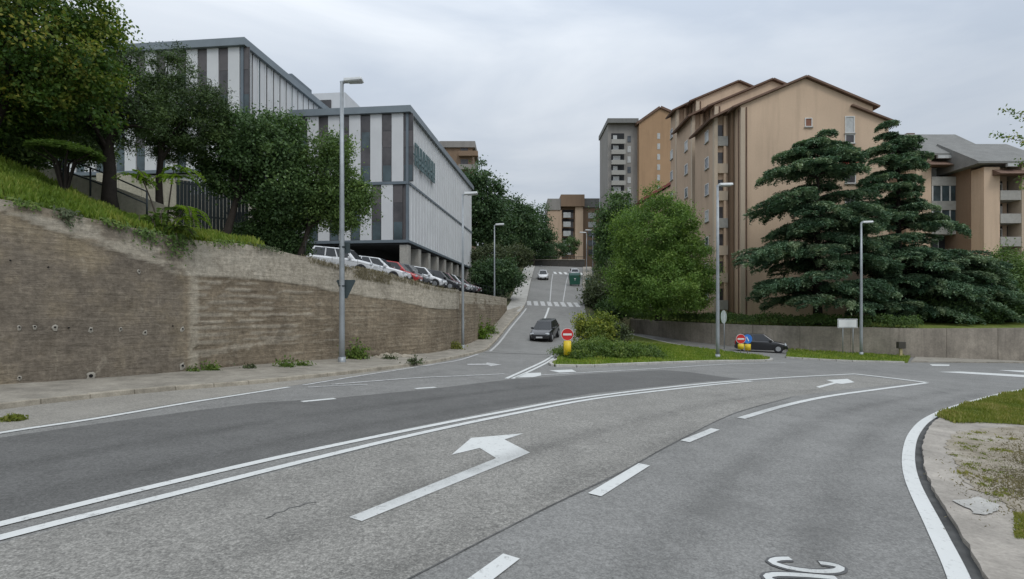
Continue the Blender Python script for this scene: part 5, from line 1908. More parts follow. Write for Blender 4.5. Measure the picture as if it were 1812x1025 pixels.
# --- twigs of a tree reaching in from the right
p = D(1935, 700, 23.5)
zt_ = g(p.x, p.y) + 0.08
rt_ = thing('sparse_tree', 'thin yellowing tree reaching in at the upper right edge', 'tree', (p.x, p.y, zt_))
tips = []
mb = MB()
mb.tube([(p.x, p.y, zt_ - 0.1), (p.x + 0.1, p.y, 5), (p.x - 0.1, p.y, 9), (p.x, p.y, 13.5)], [0.16, 0.13, 0.09, 0.03], 8)
for (px, py) in ((1760, 238), (1772, 196), (1790, 240), (1800, 205), (1812, 250), (1825, 225), (1808, 290), (1830, 310), (1850, 260), (1870, 330), (1850, 180), (1900, 240), (1950, 200), (1980, 300), (1900, 150), (1802, 325)):
    e = D(px, py, 23.2 + random.uniform(-.6, .6))
    s_ = Vector((p.x, p.y, e.z - 0.8 - 0.12 * (p.x - e.x)))
    m_ = s_.lerp(e, 0.55) + Vector((0, 0, 0.25))
    mb.tube([s_, m_, e], [0.035, 0.018, 0.006], 5, False)
    for t in (0.7, 0.8, 0.9, 1.0):
        tips.append(m_.lerp(e, t) if px < 1800 else m_.lerp(e, t) + Vector((random.uniform(-.2, .2), 0, random.uniform(-.2, .2))))
mb.build('trunk', M_BARK2, rt_, True)
tips = np.array([list(t) for t in tips])
per = 9
ti = np.repeat(np.arange(len(tips)), per)
Pt = tips[ti] + RNG.normal(size=(len(ti), 3)) * 0.09
leaf_mesh('crown', Pt, unit(len(ti)), unit(len(ti)), 0.13 * (0.6 + 0.8 * RNG.random(len(ti))), 0.6, 0.5 + 0.6 * (RNG.random(len(ti)) - 0.5), L_MAPLE, rt_)


# ------------------------------------------------------------------ grass and weeds
def blades(name, label, pts, h, w_, material, group=None, kind='stuff', lean=0.5, cat='grass', parent=None):
    n = len(pts)
    P = np.array([list(q) for q in pts])
    a = RNG.random(n) * 2 * np.pi
    T = np.stack([np.cos(a) * lean * RNG.random(n), np.sin(a) * lean * RNG.random(n), np.ones(n)], 1)
    S = h * (0.5 + 0.9 * RNG.random(n))
    P[:, 2] += S * 0.36
    N = np.stack([np.sin(a), -np.cos(a), RNG.normal(size=n) * 0.3], 1)
    pn_ = np.sin(P[:, 0] * 1.9 + 0.7 * P[:, 1]) * np.sin(P[:, 1] * 1.3 - 0.5 * P[:, 0]) + 0.6 * np.sin(P[:, 0] * 5.1 + 1.3) * np.sin(P[:, 1] * 4.3)
    S *= np.clip(1.0 + 0.45 * pn_, 0.45, 1.7)
    base = 0.30 + 0.28 * pn_ + 0.55 * RNG.random(n) ** 1.4
    o = leaf_mesh(name, P, N, T, S, w_, base, material, parent)
    if label:
        tag(o, label, cat, group, kind)
    return o


def poly_fill(poly, n):
    """random points in a polygon (plan)"""
    xs_ = [q.x for q in poly]
    ys_ = [q.y for q in poly]
    out = []
    while len(out) < n:
        X = RNG.uniform(min(xs_), max(xs_), n)
        Yv = RNG.uniform(min(ys_), max(ys_), n)
        for x, y in zip(X, Yv):
            ins = False
            j = len(poly) - 1
            for i_ in range(len(poly)):
                if (poly[i_].y > y) != (poly[j].y > y) and x < (poly[j].x - poly[i_].x) * (y - poly[i_].y) / (poly[j].y - poly[i_].y) + poly[i_].x:
                    ins = not ins
                j = i_
            if ins:
                out.append((x, y))
                if len(out) >= n:
                    break
    return out


pts = []
for k in range(26000):
    px = random.uniform(-60, 470)
    i = wall_at(px)
    q, n = wall_frame(i)
    d = random.uniform(-0.02, 1) ** 1.0
    d = 0.02 + abs(d) * 4.5
    dv = (Vector((-0.72, 0.69, 0)) * (1 - smooth(0, 45, WL_S[i])) + Vector((-0.99, 0.12, 0)) * smooth(0, 45, WL_S[i])).normalized()
    x, y = q.x + dv.x * d + random.uniform(-.1, .1), q.y + dv.y * d
    z = terr_z(x, y, None) if TERR.ray_cast(Vector((x, y, 60)), Vector((0, 0, -1)))[0] is not None else None
    if z is None:
        z = q.z
    pts.append((x, y, z - 0.03))
blades('lawn_grass', 'uncut bright grass on the slope above the left wall', pts, 0.30, 0.16, L_GRASS)
pts = [(x, y, g(x, y) + 0.09) for x, y in poly_fill([q.copy() for q in isl[:12]] + [Vector((8.5, 50, 0)), Vector((5.0, 38, 0)), Vector((2.6, 30, 0))], 24000)]
blades('island_grass', 'short green grass covering the traffic island', pts, 0.16, 0.28, L_GRASS)
pts = [(x, y, g(x, y) + 0.08) for x, y in poly_fill(vg, 5000)]
blades('verge_grass', 'short grass on the verge under the low right wall', pts, 0.17, 0.28, L_GRASS)
lw2 = [q for q in lwn if q.x < 30] + [Vector((30, 14, 0)), Vector((30, 20, 0))]
lpoly = [gq(*p_, 0.0) for p_ in ((1655, 741), (1668, 734), (1705, 722.5), (1782, 700), (1840, 691.5), (1900, 686), (1920, 762), (1812, 758), (1740, 755), (1690, 755))]
pts = [(x, y, g(x, y) + 0.075) for x, y in poly_fill(lpoly, 22000)]
blades('corner_grass', 'olive green grass on the near right corner', pts, 0.12, 0.26, L_GRASSD)
# weeds on the dry corner
pts = []
for k in range(60):
    px, py = 1690 + abs(random.gauss(0, 1)) * 75, random.uniform(772, 905)
    if px < 1690 + (py - 780) * 0.5 and py > 860:
        continue
    c = gq(px, py, 0.07)
    for q in range(random.randint(10, 60)):
        a = random.uniform(0, 6.28)
        r_ = abs(random.gauss(0, 0.08))
        pts.append((c.x + math.cos(a) * r_, c.y + math.sin(a) * r_, c.z))
for k in range(1500):
    c = gq(random.uniform(1795, 1860), random.uniform(918, 965), 0.07)
    pts.append((c.x, c.y, c.z))
blades('corner_weeds', 'scattered low weeds and dry grass on the corner pavement', pts, 0.045, 0.3, L_GRASSD, lean=1.6)
pts = []
for k in range(4500):
    c = gq(1850 - abs(random.gauss(0, 1)) * 62, random.gauss(842, 34), 0.075)
    pts.append((c.x, c.y, c.z))
blades('dry_litter', 'straw coloured dry litter on the corner soil', pts, 0.04, 0.3, L_STRAW, lean=3.0)

# weeds growing along the foot of the wall, each clump its own plant
weed_px = [(632, 640, 0.75, 190, L_COVER, 'leafy green weed clump beside the foot of the nearest lamp'), (733, 648, 0.35, 60, L_OLIVE, 'small dark weed on the kerb edge right of the nearest lamp'), (505, 655, 0.35, 70, L_COVER, 'low weed at the wall foot left of the nearest lamp'),
           (536, 653, 0.25, 50, L_COVER, 'tiny weed between lamp and low wall-foot weed'), (372, 662, 0.3, 70, L_COVER, 'weed at the foot of the pale vertical strip'), (340, 664, 0.22, 50, L_COVER, 'small weed under the vertical wall joint'),
           (22, 744, 0.10, 110, L_GRASSD, 'grass tuft in the gutter at the left edge'), (806, 622, 0.5, 110, L_GRASSD, 'yellowish weed at the wall foot near the second lamp'), (826, 614, 0.7, 130, L_COVER, 'green weed beside the second lamp'), (850, 603, 1.3, 220, L_BRIGHT, 'tall bright weed at the wall end'),
           (866, 596, 0.9, 160, L_COVER, 'weed on the pavement past the tall bright one'), (690, 640, 0.25, 50, L_OLIVE, 'flat weed below the pale heap at the wall foot'), (440, 658, 0.2, 40, L_OLIVE, 'sparse weed at the wall foot under the boards')]
for px, py, h_, nb_, m_, lab in weed_px:
    c = G(px, py) if py > 615 else Vector((XD(px, 41 if px < 860 else 44), 41 if px < 860 else 44, 0))
    z0 = gh(c.x, c.y) + (0.1 if px > 30 else 0.0)
    root = thing('weed', lab, 'weed', (c.x, c.y, z0), 'weeds along the left wall')
    n = nb_ * 3
    sp_ = 0.5 * h_ ** 0.5
    P = np.stack([c.x + RNG.normal(size=n) * sp_ * 0.6, c.y + RNG.normal(size=n) * sp_ * 0.45, z0 + np.abs(RNG.normal(size=n)) * h_ * 0.42], 1)
    leaf_mesh('foliage', P, unit(n) + np.array([0, -0.3, 0.4]), unit(n) + np.array([0, 0, 0.8]), 0.16 * (0.6 + 0.8 * RNG.random(n)) * (0.7 + 0.5 * h_), 0.45, 0.45 + 0.6 * (RNG.random(n) - 0.5), m_, root)
    mb = MB()
    for k in range(6):
        mb.tube([(c.x + random.uniform(-.1, .1), c.y, z0 - 0.05), (c.x + random.uniform(-.3, .3) * h_, c.y + random.uniform(-.2, .2) * h_, z0 + h_ * 0.8)], [0.01, 0.004], 4, False)
    mb.build('stem', M_BARK2, root)
for k, (px, wpx, hang, lab, m_) in enumerate(((45, 26, 0.22, 'small weed hanging over the wall top at the far left', L_COVER), (118, 20, 0.35, 'trailing weed over the pale plaster near the wall top', L_OLIVE), (196, 24, 0.22, 'weed trailing below the thick pine trunk', L_COVER),
                                           (258, 30, 0.5, 'leafy creeper hanging left of the sapling', L_OAK2), (312, 26, 0.75, 'long creeper hanging at the wall joint', L_OAK2), (398, 34, 0.25, 'low weeds along the wall top right of the sapling', L_COVER), (470, 30, 0.2, 'straggling weed on the wall top under the spreading tree', L_OLIVE))):
    n = int(140 + 260 * hang)
    P, N = [], []
    for q_ in range(n):
        i = wall_at(random.gauss(px, wpx * 0.5))
        w0, nn = wall_frame(i)
        dz_ = -abs(random.gauss(0, hang * 0.5)) + 0.10
        P.append(w0 + nn * (0.07 + random.uniform(0, 0.08) if dz_ < 0 else random.uniform(-0.2, 0.1)) + Vector((random.uniform(-.08, .08), random.uniform(-.08, .08), dz_)))
        N.append(nn + Vector((random.uniform(-.6, .6), random.uniform(-.6, .6), random.uniform(0, .8))))
    w0, nn = wall_frame(wall_at(px))
    root = thing('trailing_weed', lab, 'weed', w0, 'weeds hanging over the lawn edge')
    leaf_mesh('foliage', np.array(P), np.array(N), unit(n) + np.array([0, 0, -0.8]), 0.10 * (0.6 + 0.8 * RNG.random(n)), 0.5, 0.45 + 0.6 * (RNG.random(n) - 0.5), m_, root)
    mb = MB()
    for q_ in range(4):
        ox = random.uniform(-.15, .15)
        mb.tube([w0 - nn * 0.1 + Vector((ox, 0, 0.02)), w0 + nn * 0.07 + Vector((ox, 0, 0.02)), w0 + nn * 0.08 + Vector((ox * 1.4, 0, -hang * 0.8))], [0.006, 0.005, 0.003], 4, False)
    mb.build('stem', M_BARK2, root)
# dry grass hanging over the wall top
for px0, px1, nb_, lab in ((545, 620, 260, 'thin dry grass on the wall top in front of the first white car'), (628, 690, 900, 'mat of dry grass hanging over the wall top'), (692, 760, 300, 'dry grass on the wall top below the second white car'), (765, 812, 260, 'dry weeds on the wall top before the second lamp')):
    pts = []
    P, N, T, S = [], [], [], []
    for k in range(nb_):
        i = wall_at(random.uniform(px0, px1))
        q, n = wall_frame(i)
        q = q + (wall_line[min(i + 1, len(wall_line) - 1)] - q) * random.uniform(-1, 1)
        hang = random.random() < 0.7
        c = q + n * (0.07 if hang else random.uniform(-.3, .05)) + Vector((0, 0, random.uniform(-.45 if px0 == 628 else -.2, 0.02) if hang else 0.08))
        P.append(c); N.append(n + Vector((random.uniform(-.4, .4), random.uniform(-.4, .4), .2))); T.append(Vector((random.uniform(-1.1, 1.1), random.uniform(-1.1, 1.1), -1 if hang else 1))); S.append(random.uniform(.08, .24))
    i = wall_at((px0 + px1) / 2)
    root = thing('dry_grass', lab, 'grass', wall_line[i], 'dry grass along the wall top')
    leaf_mesh('foliage', np.array(P), np.array(N), np.array(T), np.array(S), 0.14, RNG.random(len(P)), L_STRAW, root)

# ------------------------------------------------------------------ street lamps
def lamp(label, x, y, z, h, head=1.0, r=0.085, turn=0.0, base_h=0.35):
    root = thing('street_lamp', label, 'street lamp', (x, y, z), 'grey street lamps')
    MB().tube([(x, y, z - 0.1), (x, y, z + 1.4), (x, y, z + h * 0.6), (x, y, z + h)], [r, r, r * 0.8, r * 0.62], 12).build('pole', M_STEEL, root, True)
    MB().tube([(x, y, z - 0.1), (x, y, z + base_h)], [r * 1.35, r * 1.3], 12).build('base_collar', M_STEEL, root, True)
    c, s_ = math.cos(turn), math.sin(turn)

    def lp(a, b_, zz):
        return Vector((x + a * c - b_ * s_, y + a * s_ + b_ * c, z + zz))
    MB().tube([lp(-0.06, 0, h - 0.02), lp(0.25 * head, 0, h + 0.05)], [r * 0.6, r * 0.5], 8).build('arm', M_STEEL, root, True)
    # flat tapering head
    L_, w0, w1 = 0.95 * head, 0.16 * head, 0.24 * head
    v = [lp(0.1, -w0, h), lp(0.1, w0, h), lp(L_, w1, h + 0.05), lp(L_, -w1, h + 0.05), lp(0.1, -w0 * .8, h + 0.16), lp(0.1, w0 * .8, h + 0.16), lp(L_ * 0.97, w1 * .8, h + 0.19), lp(L_ * 0.97, -w1 * .8, h + 0.19)]
    hd = MB().add(v, BOXF).build('lamp_head', M_LAMPW, root, bevel=0.03)
    fix(hd)
    v = [lp(0.3, -w0 * .9, h - 0.02), lp(0.3, w0 * .9, h - 0.02), lp(L_ * .93, w1 * .85, h + 0.02), lp(L_ * .93, -w1 * .85, h + 0.02), lp(0.3, -w0 * .9, h + 0.03), lp(0.3, w0 * .9, h + 0.03), lp(L_ * .93, w1 * .85, h + 0.06), lp(L_ * .93, -w1 * .85, h + 0.06)]
    fix(MB().add(v, BOXF).build('lens', M_LENS, hd))
    return root


def lamp_px(label, px, pyb, pyt, Y=None, zb=None, **kw):
    if Y is None:
        c = G(px, pyb)
        Y, zb = c.y, c.z
    x = XD(px, Y)
    return lamp(label, x, Y, zb, ZD(pyt, Y) - zb, **kw)


lamp_px('nearest tall lamp on the left pavement carrying the triangular sign', 605, 646, 146, r=0.125, head=0.95)
lamp_px('second lamp along the left wall', 819, 620, 345, r=0.09)
Yq = 53.0
lamp_px('third lamp at the end of the left wall', 875, 0, 399, Yq, gh(XD(875, Yq), Yq) + 0.1, r=0.085)
lamp_px('lamp on the grass island in front of the round tree', 1270, 637, 329, r=0.115, head=1.0, turn=0.15)
lamp_px('lamp on the verge beside the white board', 1524, 631, 395, r=0.115, head=0.95, turn=0.1)
for px, pyt, Y, lab in ((1049, 408, 92, 'far lamp right of the climbing road, nearer of the pair'), (1038, 412, 102, 'far lamp right of the climbing road, further of the pair')):
    x = XD(px, Y)
    lamp(lab, x, Y, hillside(x, Y) - 0.05, ZD(pyt, Y) - hillside(x, Y), r=0.08, turn=math.pi, head=1.4)

# ------------------------------------------------------------------ signs
# triangular sign seen from behind on the nearest lamp, with a small plate above
lc = G(605, 646)
ts = thing('give_way_sign', 'dark back of a triangular road sign clamped to the nearest lamp', 'sign', (lc.x, lc.y - 0.16, ZD(522, lc.y)))
k = lc.y / FPX
zt_, zb_ = ZD(497, lc.y), ZD(528, lc.y)
xm = XD(610, lc.y)
w_ = 17 * k
yb = lc.y + 0.16
fix(MB().prism([(xm - w_, yb, zt_), (xm - w_ * 0.9, yb, zt_ + 0.05), (xm + w_ * 0.9, yb, zt_ + 0.05), (xm + w_, yb, zt_), (xm + 0.05, yb, zb_), (xm - 0.05, yb, zb_)], (0, 0.03, 0)).build('plate', M_SIGNB, ts))
part_box('face', (xm - w_ * 0.6, yb + 0.031, zt_ - 0.30), (xm + w_ * 0.6, yb + 0.034, zt_ - 0.02), M_WHITE, ts)
part_box('clamp', (lc.x - 0.12, lc.y - 0.11, zt_ - 0.25), (lc.x + 0.12, yb - 0.002, zt_ - 0.2), M_STEEL_D, ts)
ps = thing('direction_plate', 'small dark plate on the nearest lamp above the triangular sign', 'sign', (lc.x, lc.y, ZD(450, lc.y)))
part_box('plate', (XD(599, lc.y), yb, ZD(448, lc.y)), (XD(617, lc.y), yb + 0.03, ZD(428, lc.y)), M_SIGNB, ps)
part_box('clamp', (lc.x - 0.11, lc.y - 0.10, ZD(439, lc.y)), (lc.x + 0.11, yb - 0.002, ZD(436, lc.y)), M_STEEL_D, ps)
# dark plate low on the lamp near the wall base (pole sleeve)


def disc(parent, name, c, r, m, th=0.03, n=24, ny=-1.0, out=None):
    pts = [(c[0] + r * math.cos(2 * math.pi * q / n), c[1], c[2] + r * math.sin(2 * math.pi * q / n)) for q in range(n)]
    return fix(MB().prism(pts, (0, th, 0)).build(name, m, parent))


def no_entry(label, px, pyc, pyb, extra_blue=False, r_px=11.0):
    c = G(px, pyb)
    z0 = c.z + 0.1
    Y = c.y
    kk = Y / FPX
    root = thing('no_entry_sign', label, 'road sign', (c.x, Y, z0), 'no-entry signs with yellow posts')
    MB().tube([(c.x, Y + 0.05, z0 - 0.15), (c.x, Y + 0.05, ZD(pyc - r_px * 0.7, Y))], 0.03, 8).build('post', M_STEEL, root, True)
    zc = ZD(pyc, Y)
    rr = r_px * kk
    d_ = disc(root, 'disc', (c.x, Y, zc), rr, M_WHITE, 0.025)
    disc(d_, 'red_field', (c.x, Y - 0.006, zc), rr * 0.94, M_RED, 0.005)
    part_box('white_bar', (c.x - rr * 0.70, Y - 0.014, zc - rr * 0.16), (c.x + rr * 0.70, Y - 0.008, zc + rr * 0.16), M_WHITE, d_)
    zl0, zl1 = ZD(pyb - 10, Y), zc - rr * 1.02
    MB().tube([(c.x, Y - 0.02, zl0), (c.x, Y - 0.02, zl1)], [rr * 0.60, rr * 0.60], 16).build('yellow_delineator', M_YEL, root, True)
    return root


no_entry('red no-entry sign over a yellow post on the island tip', 1004, 592, 638)
no_entry('small far no-entry sign beside the dark car', 1311, 600, 628, r_px=8.5)
c = G(1323, 627)
kk = c.y / FPX
bs = thing('keep_right_sign', 'small blue sign on a yellow post beside the far no-entry sign', 'road sign', (c.x, c.y, c.z + 0.1))
MB().tube([(c.x, c.y + 0.05, c.z - 0.05), (c.x, c.y + 0.05, ZD(594, c.y))], 0.03, 8).build('post', M_STEEL, bs, True)
disc(bs, 'disc', (c.x, c.y, ZD(600, c.y)), 8 * kk, M_BLUE, 0.025)
fix(MB().prism([(c.x - 2.6 * kk, c.y - 0.008, ZD(597, c.y)), (c.x - 1.4 * kk, c.y - 0.008, ZD(595.5, c.y)), (c.x + 2.6 * kk, c.y - 0.008, ZD(603, c.y)), (c.x + 1.4 * kk, c.y - 0.008, ZD(604.5, c.y))], (0, 0.006, 0)).build('white_arrow', M_WHITE, bs))
MB().tube([(c.x, c.y - 0.02, ZD(620, c.y)), (c.x, c.y - 0.02, ZD(609, c.y))], 5 * kk, 14).build('yellow_delineator', M_YEL, bs, True)

# white board on two posts
Yw = 43.6
wb = thing('board_sign', 'white rectangular board on two thin posts under the tall cedar', 'sign', (XD(1499, Yw), Yw, g(XD(1499, Yw), Yw) + 0.09))
bd = part_box('board', (XD(1482, Yw), Yw - 0.03, ZD(580.5, Yw)), (XD(1517, Yw), Yw, ZD(564.5, Yw)), M_WHITE, wb, 0.01)
rim = MB()
x0, x1, z0, z1 = XD(1482, Yw), XD(1517, Yw), ZD(580.5, Yw), ZD(564.5, Yw)
for lo, hi in (((x0 + .04, z0 + .04), (x1 - .04, z0 + .07)), ((x0 + .04, z1 - .07), (x1 - .04, z1 - .04)), ((x0 + .04, z0 + .07), (x0 + .07, z1 - .07)), ((x1 - .07, z0 + .07), (x1 - .04, z1 - .07))):
    rim.box((lo[0], Yw - 0.034, lo[1]), (hi[0], Yw - 0.031, hi[1]))
rim.build('rim', M_SIGNB, bd)
for px in (1492, 1510):
    x = XD(px, Yw)
    MB().tube([(x, Yw + 0.04, g(x, Yw)), (x, Yw + 0.04, ZD(566, Yw))], 0.035, 8).build('post', M_STEEL, wb, True)
# round sign seen almost edge-on behind the island lamp
Yo = 46.5
x = XD(1281, Yo)
ov = thing('round_sign', 'round grey road sign turned away behind the island lamp', 'road sign', (x, Yo, g(x, Yo)))
MB().tube([(x + 0.05, Yo + 0.05, g(x, Yo) - 0.05), (x + 0.05, Yo + 0.05, ZD(552, Yo))], 0.04, 8).build('post', M_STEEL, ov, True)
pts = []
for q in range(22):
    t = 2 * math.pi * q / 22
    pts.append((x + 0.38 * math.cos(t), Yo + 0.34 * math.cos(t), ZD(561, Yo) + 0.58 * math.sin(t)))
fix(MB().prism(pts, (-0.02, 0.016, 0)).build('plate', plain('sign_back_grey', (0.42, 0.48, 0.45), 0.5), ov))
# small dark meter box on a post at the right
Ym = 42.6
x = XD(1595, Ym)
mbx = thing('post_box', 'small dark box on a short yellowish post at the wall foot', 'utility box', (x, Ym, g(x, Ym)))
part_box('post', (x - 0.09, Ym, g(x, Ym)), (x + 0.09, Ym + 0.12, ZD(617, Ym)), plain('cream_post', (0.45, 0.38, 0.2), 0.7), mbx)
part_box('box', (x - 0.28, Ym - 0.12, ZD(617, Ym) + 0.004), (x + 0.28, Ym + 0.2, ZD(605, Ym)), plain('dark_box', (0.05, 0.045, 0.035), 0.6), mbx, 0.02)
# thin post behind the right wall
Yp = 48.0
x = XD(1755, Yp)
tp = thing('thin_post', 'thin grey post rising behind the right wall', 'post', (x, Yp, terr_rz(x, Yp)))
MB().tube([(x, Yp, terr_rz(x, Yp) - 0.1), (x, Yp, ZD(500, Yp))], 0.06, 8).build('pole', M_STEEL, tp, True)
MB().tube([(x, Yp, ZD(500, Yp) - 0.003), (x, Yp, ZD(499, Yp))], 0.08, 8).build('cap', M_STEEL, tp, True)

# ------------------------------------------------------------------ railings and fences on the left
def rail_fence(name, label, pts, h, n_rails, r, m, post_every=1, cat='railing'):
    root = thing(name, label, cat, pts[0])
    for q in pts[::post_every]:
        MB().tube([q - Vector((0, 0, 0.15)), q + Vector((0, 0, h))], r * 1.15, 7).build('post', m, root, True)
    for k in range(n_rails):
        hh = h * (k + 1) / n_rails - 0.02
        MB().tube([q + Vector((0, 0, hh)) for q in pts], r, 7).build('rail', m, root, True)
    return root


fpts = []
for px, py in ((-60, 270), (0, 285), (50, 305), (112, 323), (160, 340), (205, 358), (260, 382)):
    Y = 20.6
    x = XD(px, Y)
    fpts.append(Vector((x, Y, ZD(py, Y))))
rail_fence('path_railing', 'dark tubular railing sloping down the lawn by the pines', fpts, 0.95, 2, 0.03, M_STEEL_D)
# paved ramp wall behind that railing
rp = thing('ramp_wall', 'pale concrete ramp wall sloping down behind the railing', 'wall', (XD(150, 21.5), 21.5, 6))
for k, ((pa, ya), (pb, yb_)) in enumerate(zip(((-60, 262), (60, 300), (180, 338)), ((60, 300), (180, 338), (300, 382)))):
    a, b_ = D(pa + 0.4, ya, 21.6), D(pb - 0.4, yb_, 21.6)
    fix(MB().prism([(a.x, 21.6, a.z - 1.6), (b_.x, 21.6, b_.z - 1.6), (b_.x, 21.6, b_.z + 0.35), (a.x, 21.6, a.z + 0.35)], (0, 0.25, 0)).build('wall_panel', M_BEIGE, rp))
# garden wall and dark metal slat fence
gw = thing('garden_wall', 'beige garden wall below the taller striped block', 'wall', (XD(260, 30), 30, 6))
for k in range(4):
    px0 = 170 + k * 40
    part_box('wall_panel', (XD(px0 + 0.3, 30), 30, 5.0), (XD(px0 + 39.7, 30), 30.3, ZD(306 + k * 4, 30)), M_BEIGE, gw)
sf = thing('slat_fence', 'dark metal slat fence between the pines and the leaning tree', 'fence', (XD(345, 27), 27, 5.5))
for k in range(20):
    px = 312 + k * 6.4
    part_box('slat', (XD(px, 27), 27, 5.2), (XD(px + 5.2, 27), 27.04, ZD(318 + k * 0.9, 27)), M_STEEL_D, sf)
for zz in (324, 378):
    fix(MB().obox((XD(310, 27), 27.042, ZD(zz, 27)), (XD(440, 27) - XD(310, 27), 0, -0.45), (0, 0.05, 0), (0, 0, 0.08)).build('rail', M_STEEL_D, sf))
# yellowish cabinet
yc = thing('utility_cabinet', 'yellowish cabinet with pale roof under the leaning tree', 'utility box', (XD(417, 27.5), 27.5, 5.2))
part_box('body', (XD(403, 27.5), 27.5, 5.0), (XD(428, 27.5), 28.1, ZD(379, 27.5)), plain('cream_paint', (0.50, 0.41, 0.22), 0.6), yc, 0.02)
part_box('roof_plate', (XD(400, 27.5), 27.4, ZD(379, 27.5) + 0.004), (XD(437, 27.5), 28.2, ZD(376, 27.5)), M_BALC, yc)
# slim railing along the wall top in front of the cars
rpts = []
for i in range(wall_at(548), wall_at(895), 9):
    q, n = wall_frame(i)
    rpts.append(Vector((q.x, q.y, q.z)) - n * 0.2)
rail_fence('car_park_railing', 'thin grey railing along the wall top in front of the parked cars', rpts, 0.72, 2, 0.006, M_STEEL_D)

# ------------------------------------------------------------------ cars
def car_paint(name, c):
    if name in MATS:
        return MATS[name]
    t = NT(name)
    f = t.noise(t.pos(kind='obj'), 1.5, 3)
    t.set(t.ramp(f, [(0.3, [x * 0.93 for x in c]), (0.7, [min(1, x * 1.05) for x in c])]), 0.28, 0.0, 0.5)
    t.bs.inputs['Coat Weight'].default_value = 0.6
    t.bs.inputs['Coat Roughness'].default_value = 0.08
    return t.m


M_CGLASS = glass_mat('car_glass', (0.02, 0.023, 0.026), 0.10, 0.2)
M_TYRE = plain('tyre_rubber', (0.014, 0.014, 0.015), 0.85)
M_RIM = plain('alloy_rim', (0.42, 0.43, 0.44), 0.35, 0.6)
M_HEAD = plain('headlight_glass', (0.62, 0.65, 0.68), 0.12)
M_TAIL = plain('tail_light_red', (0.35, 0.01, 0.012), 0.2)
M_TRIM = plain('black_trim', (0.018, 0.018, 0.02), 0.6)
M_PLATE = plain('number_plate', (0.66, 0.67, 0.68), 0.5)

STYLES = {
    # lower body stations: x, z bottom, z shoulder, half width ; cabin: (rear base, rear top, front top, front base), roof z
    'hatch': dict(L=3.95, W=0.86, st=[(-1.95, .42, .80, .66), (-1.88, .26, .93, .78), (-1.4, .19, .96, .85), (0.3, .18, .93, .86), (1.1, .19, .88, .85), (1.72, .24, .74, .77), (1.97, .38, .60, .62)], cab=(-1.86, -1.45, 0.25, 1.05), roof=1.47),
    'wagon': dict(L=4.5, W=0.89, st=[(-2.25, .44, .84, .70), (-2.18, .27, .96, .82), (-1.6, .20, .97, .88), (0.3, .18, .95, .89), (1.25, .20, .90, .88), (1.98, .25, .76, .80), (2.25, .40, .62, .64)], cab=(-2.16, -1.78, 0.2, 1.1), roof=1.48),
    'suv': dict(L=4.4, W=0.92, st=[(-2.2, .50, .95, .74), (-2.14, .34, 1.06, .86), (-1.6, .27, 1.08, .92), (0.4, .26, 1.06, .92), (1.3, .28, 1.04, .91), (1.98, .32, .92, .86), (2.2, .46, .76, .70)], cab=(-2.10, -1.8, 0.35, 1.05), roof=1.68),
}


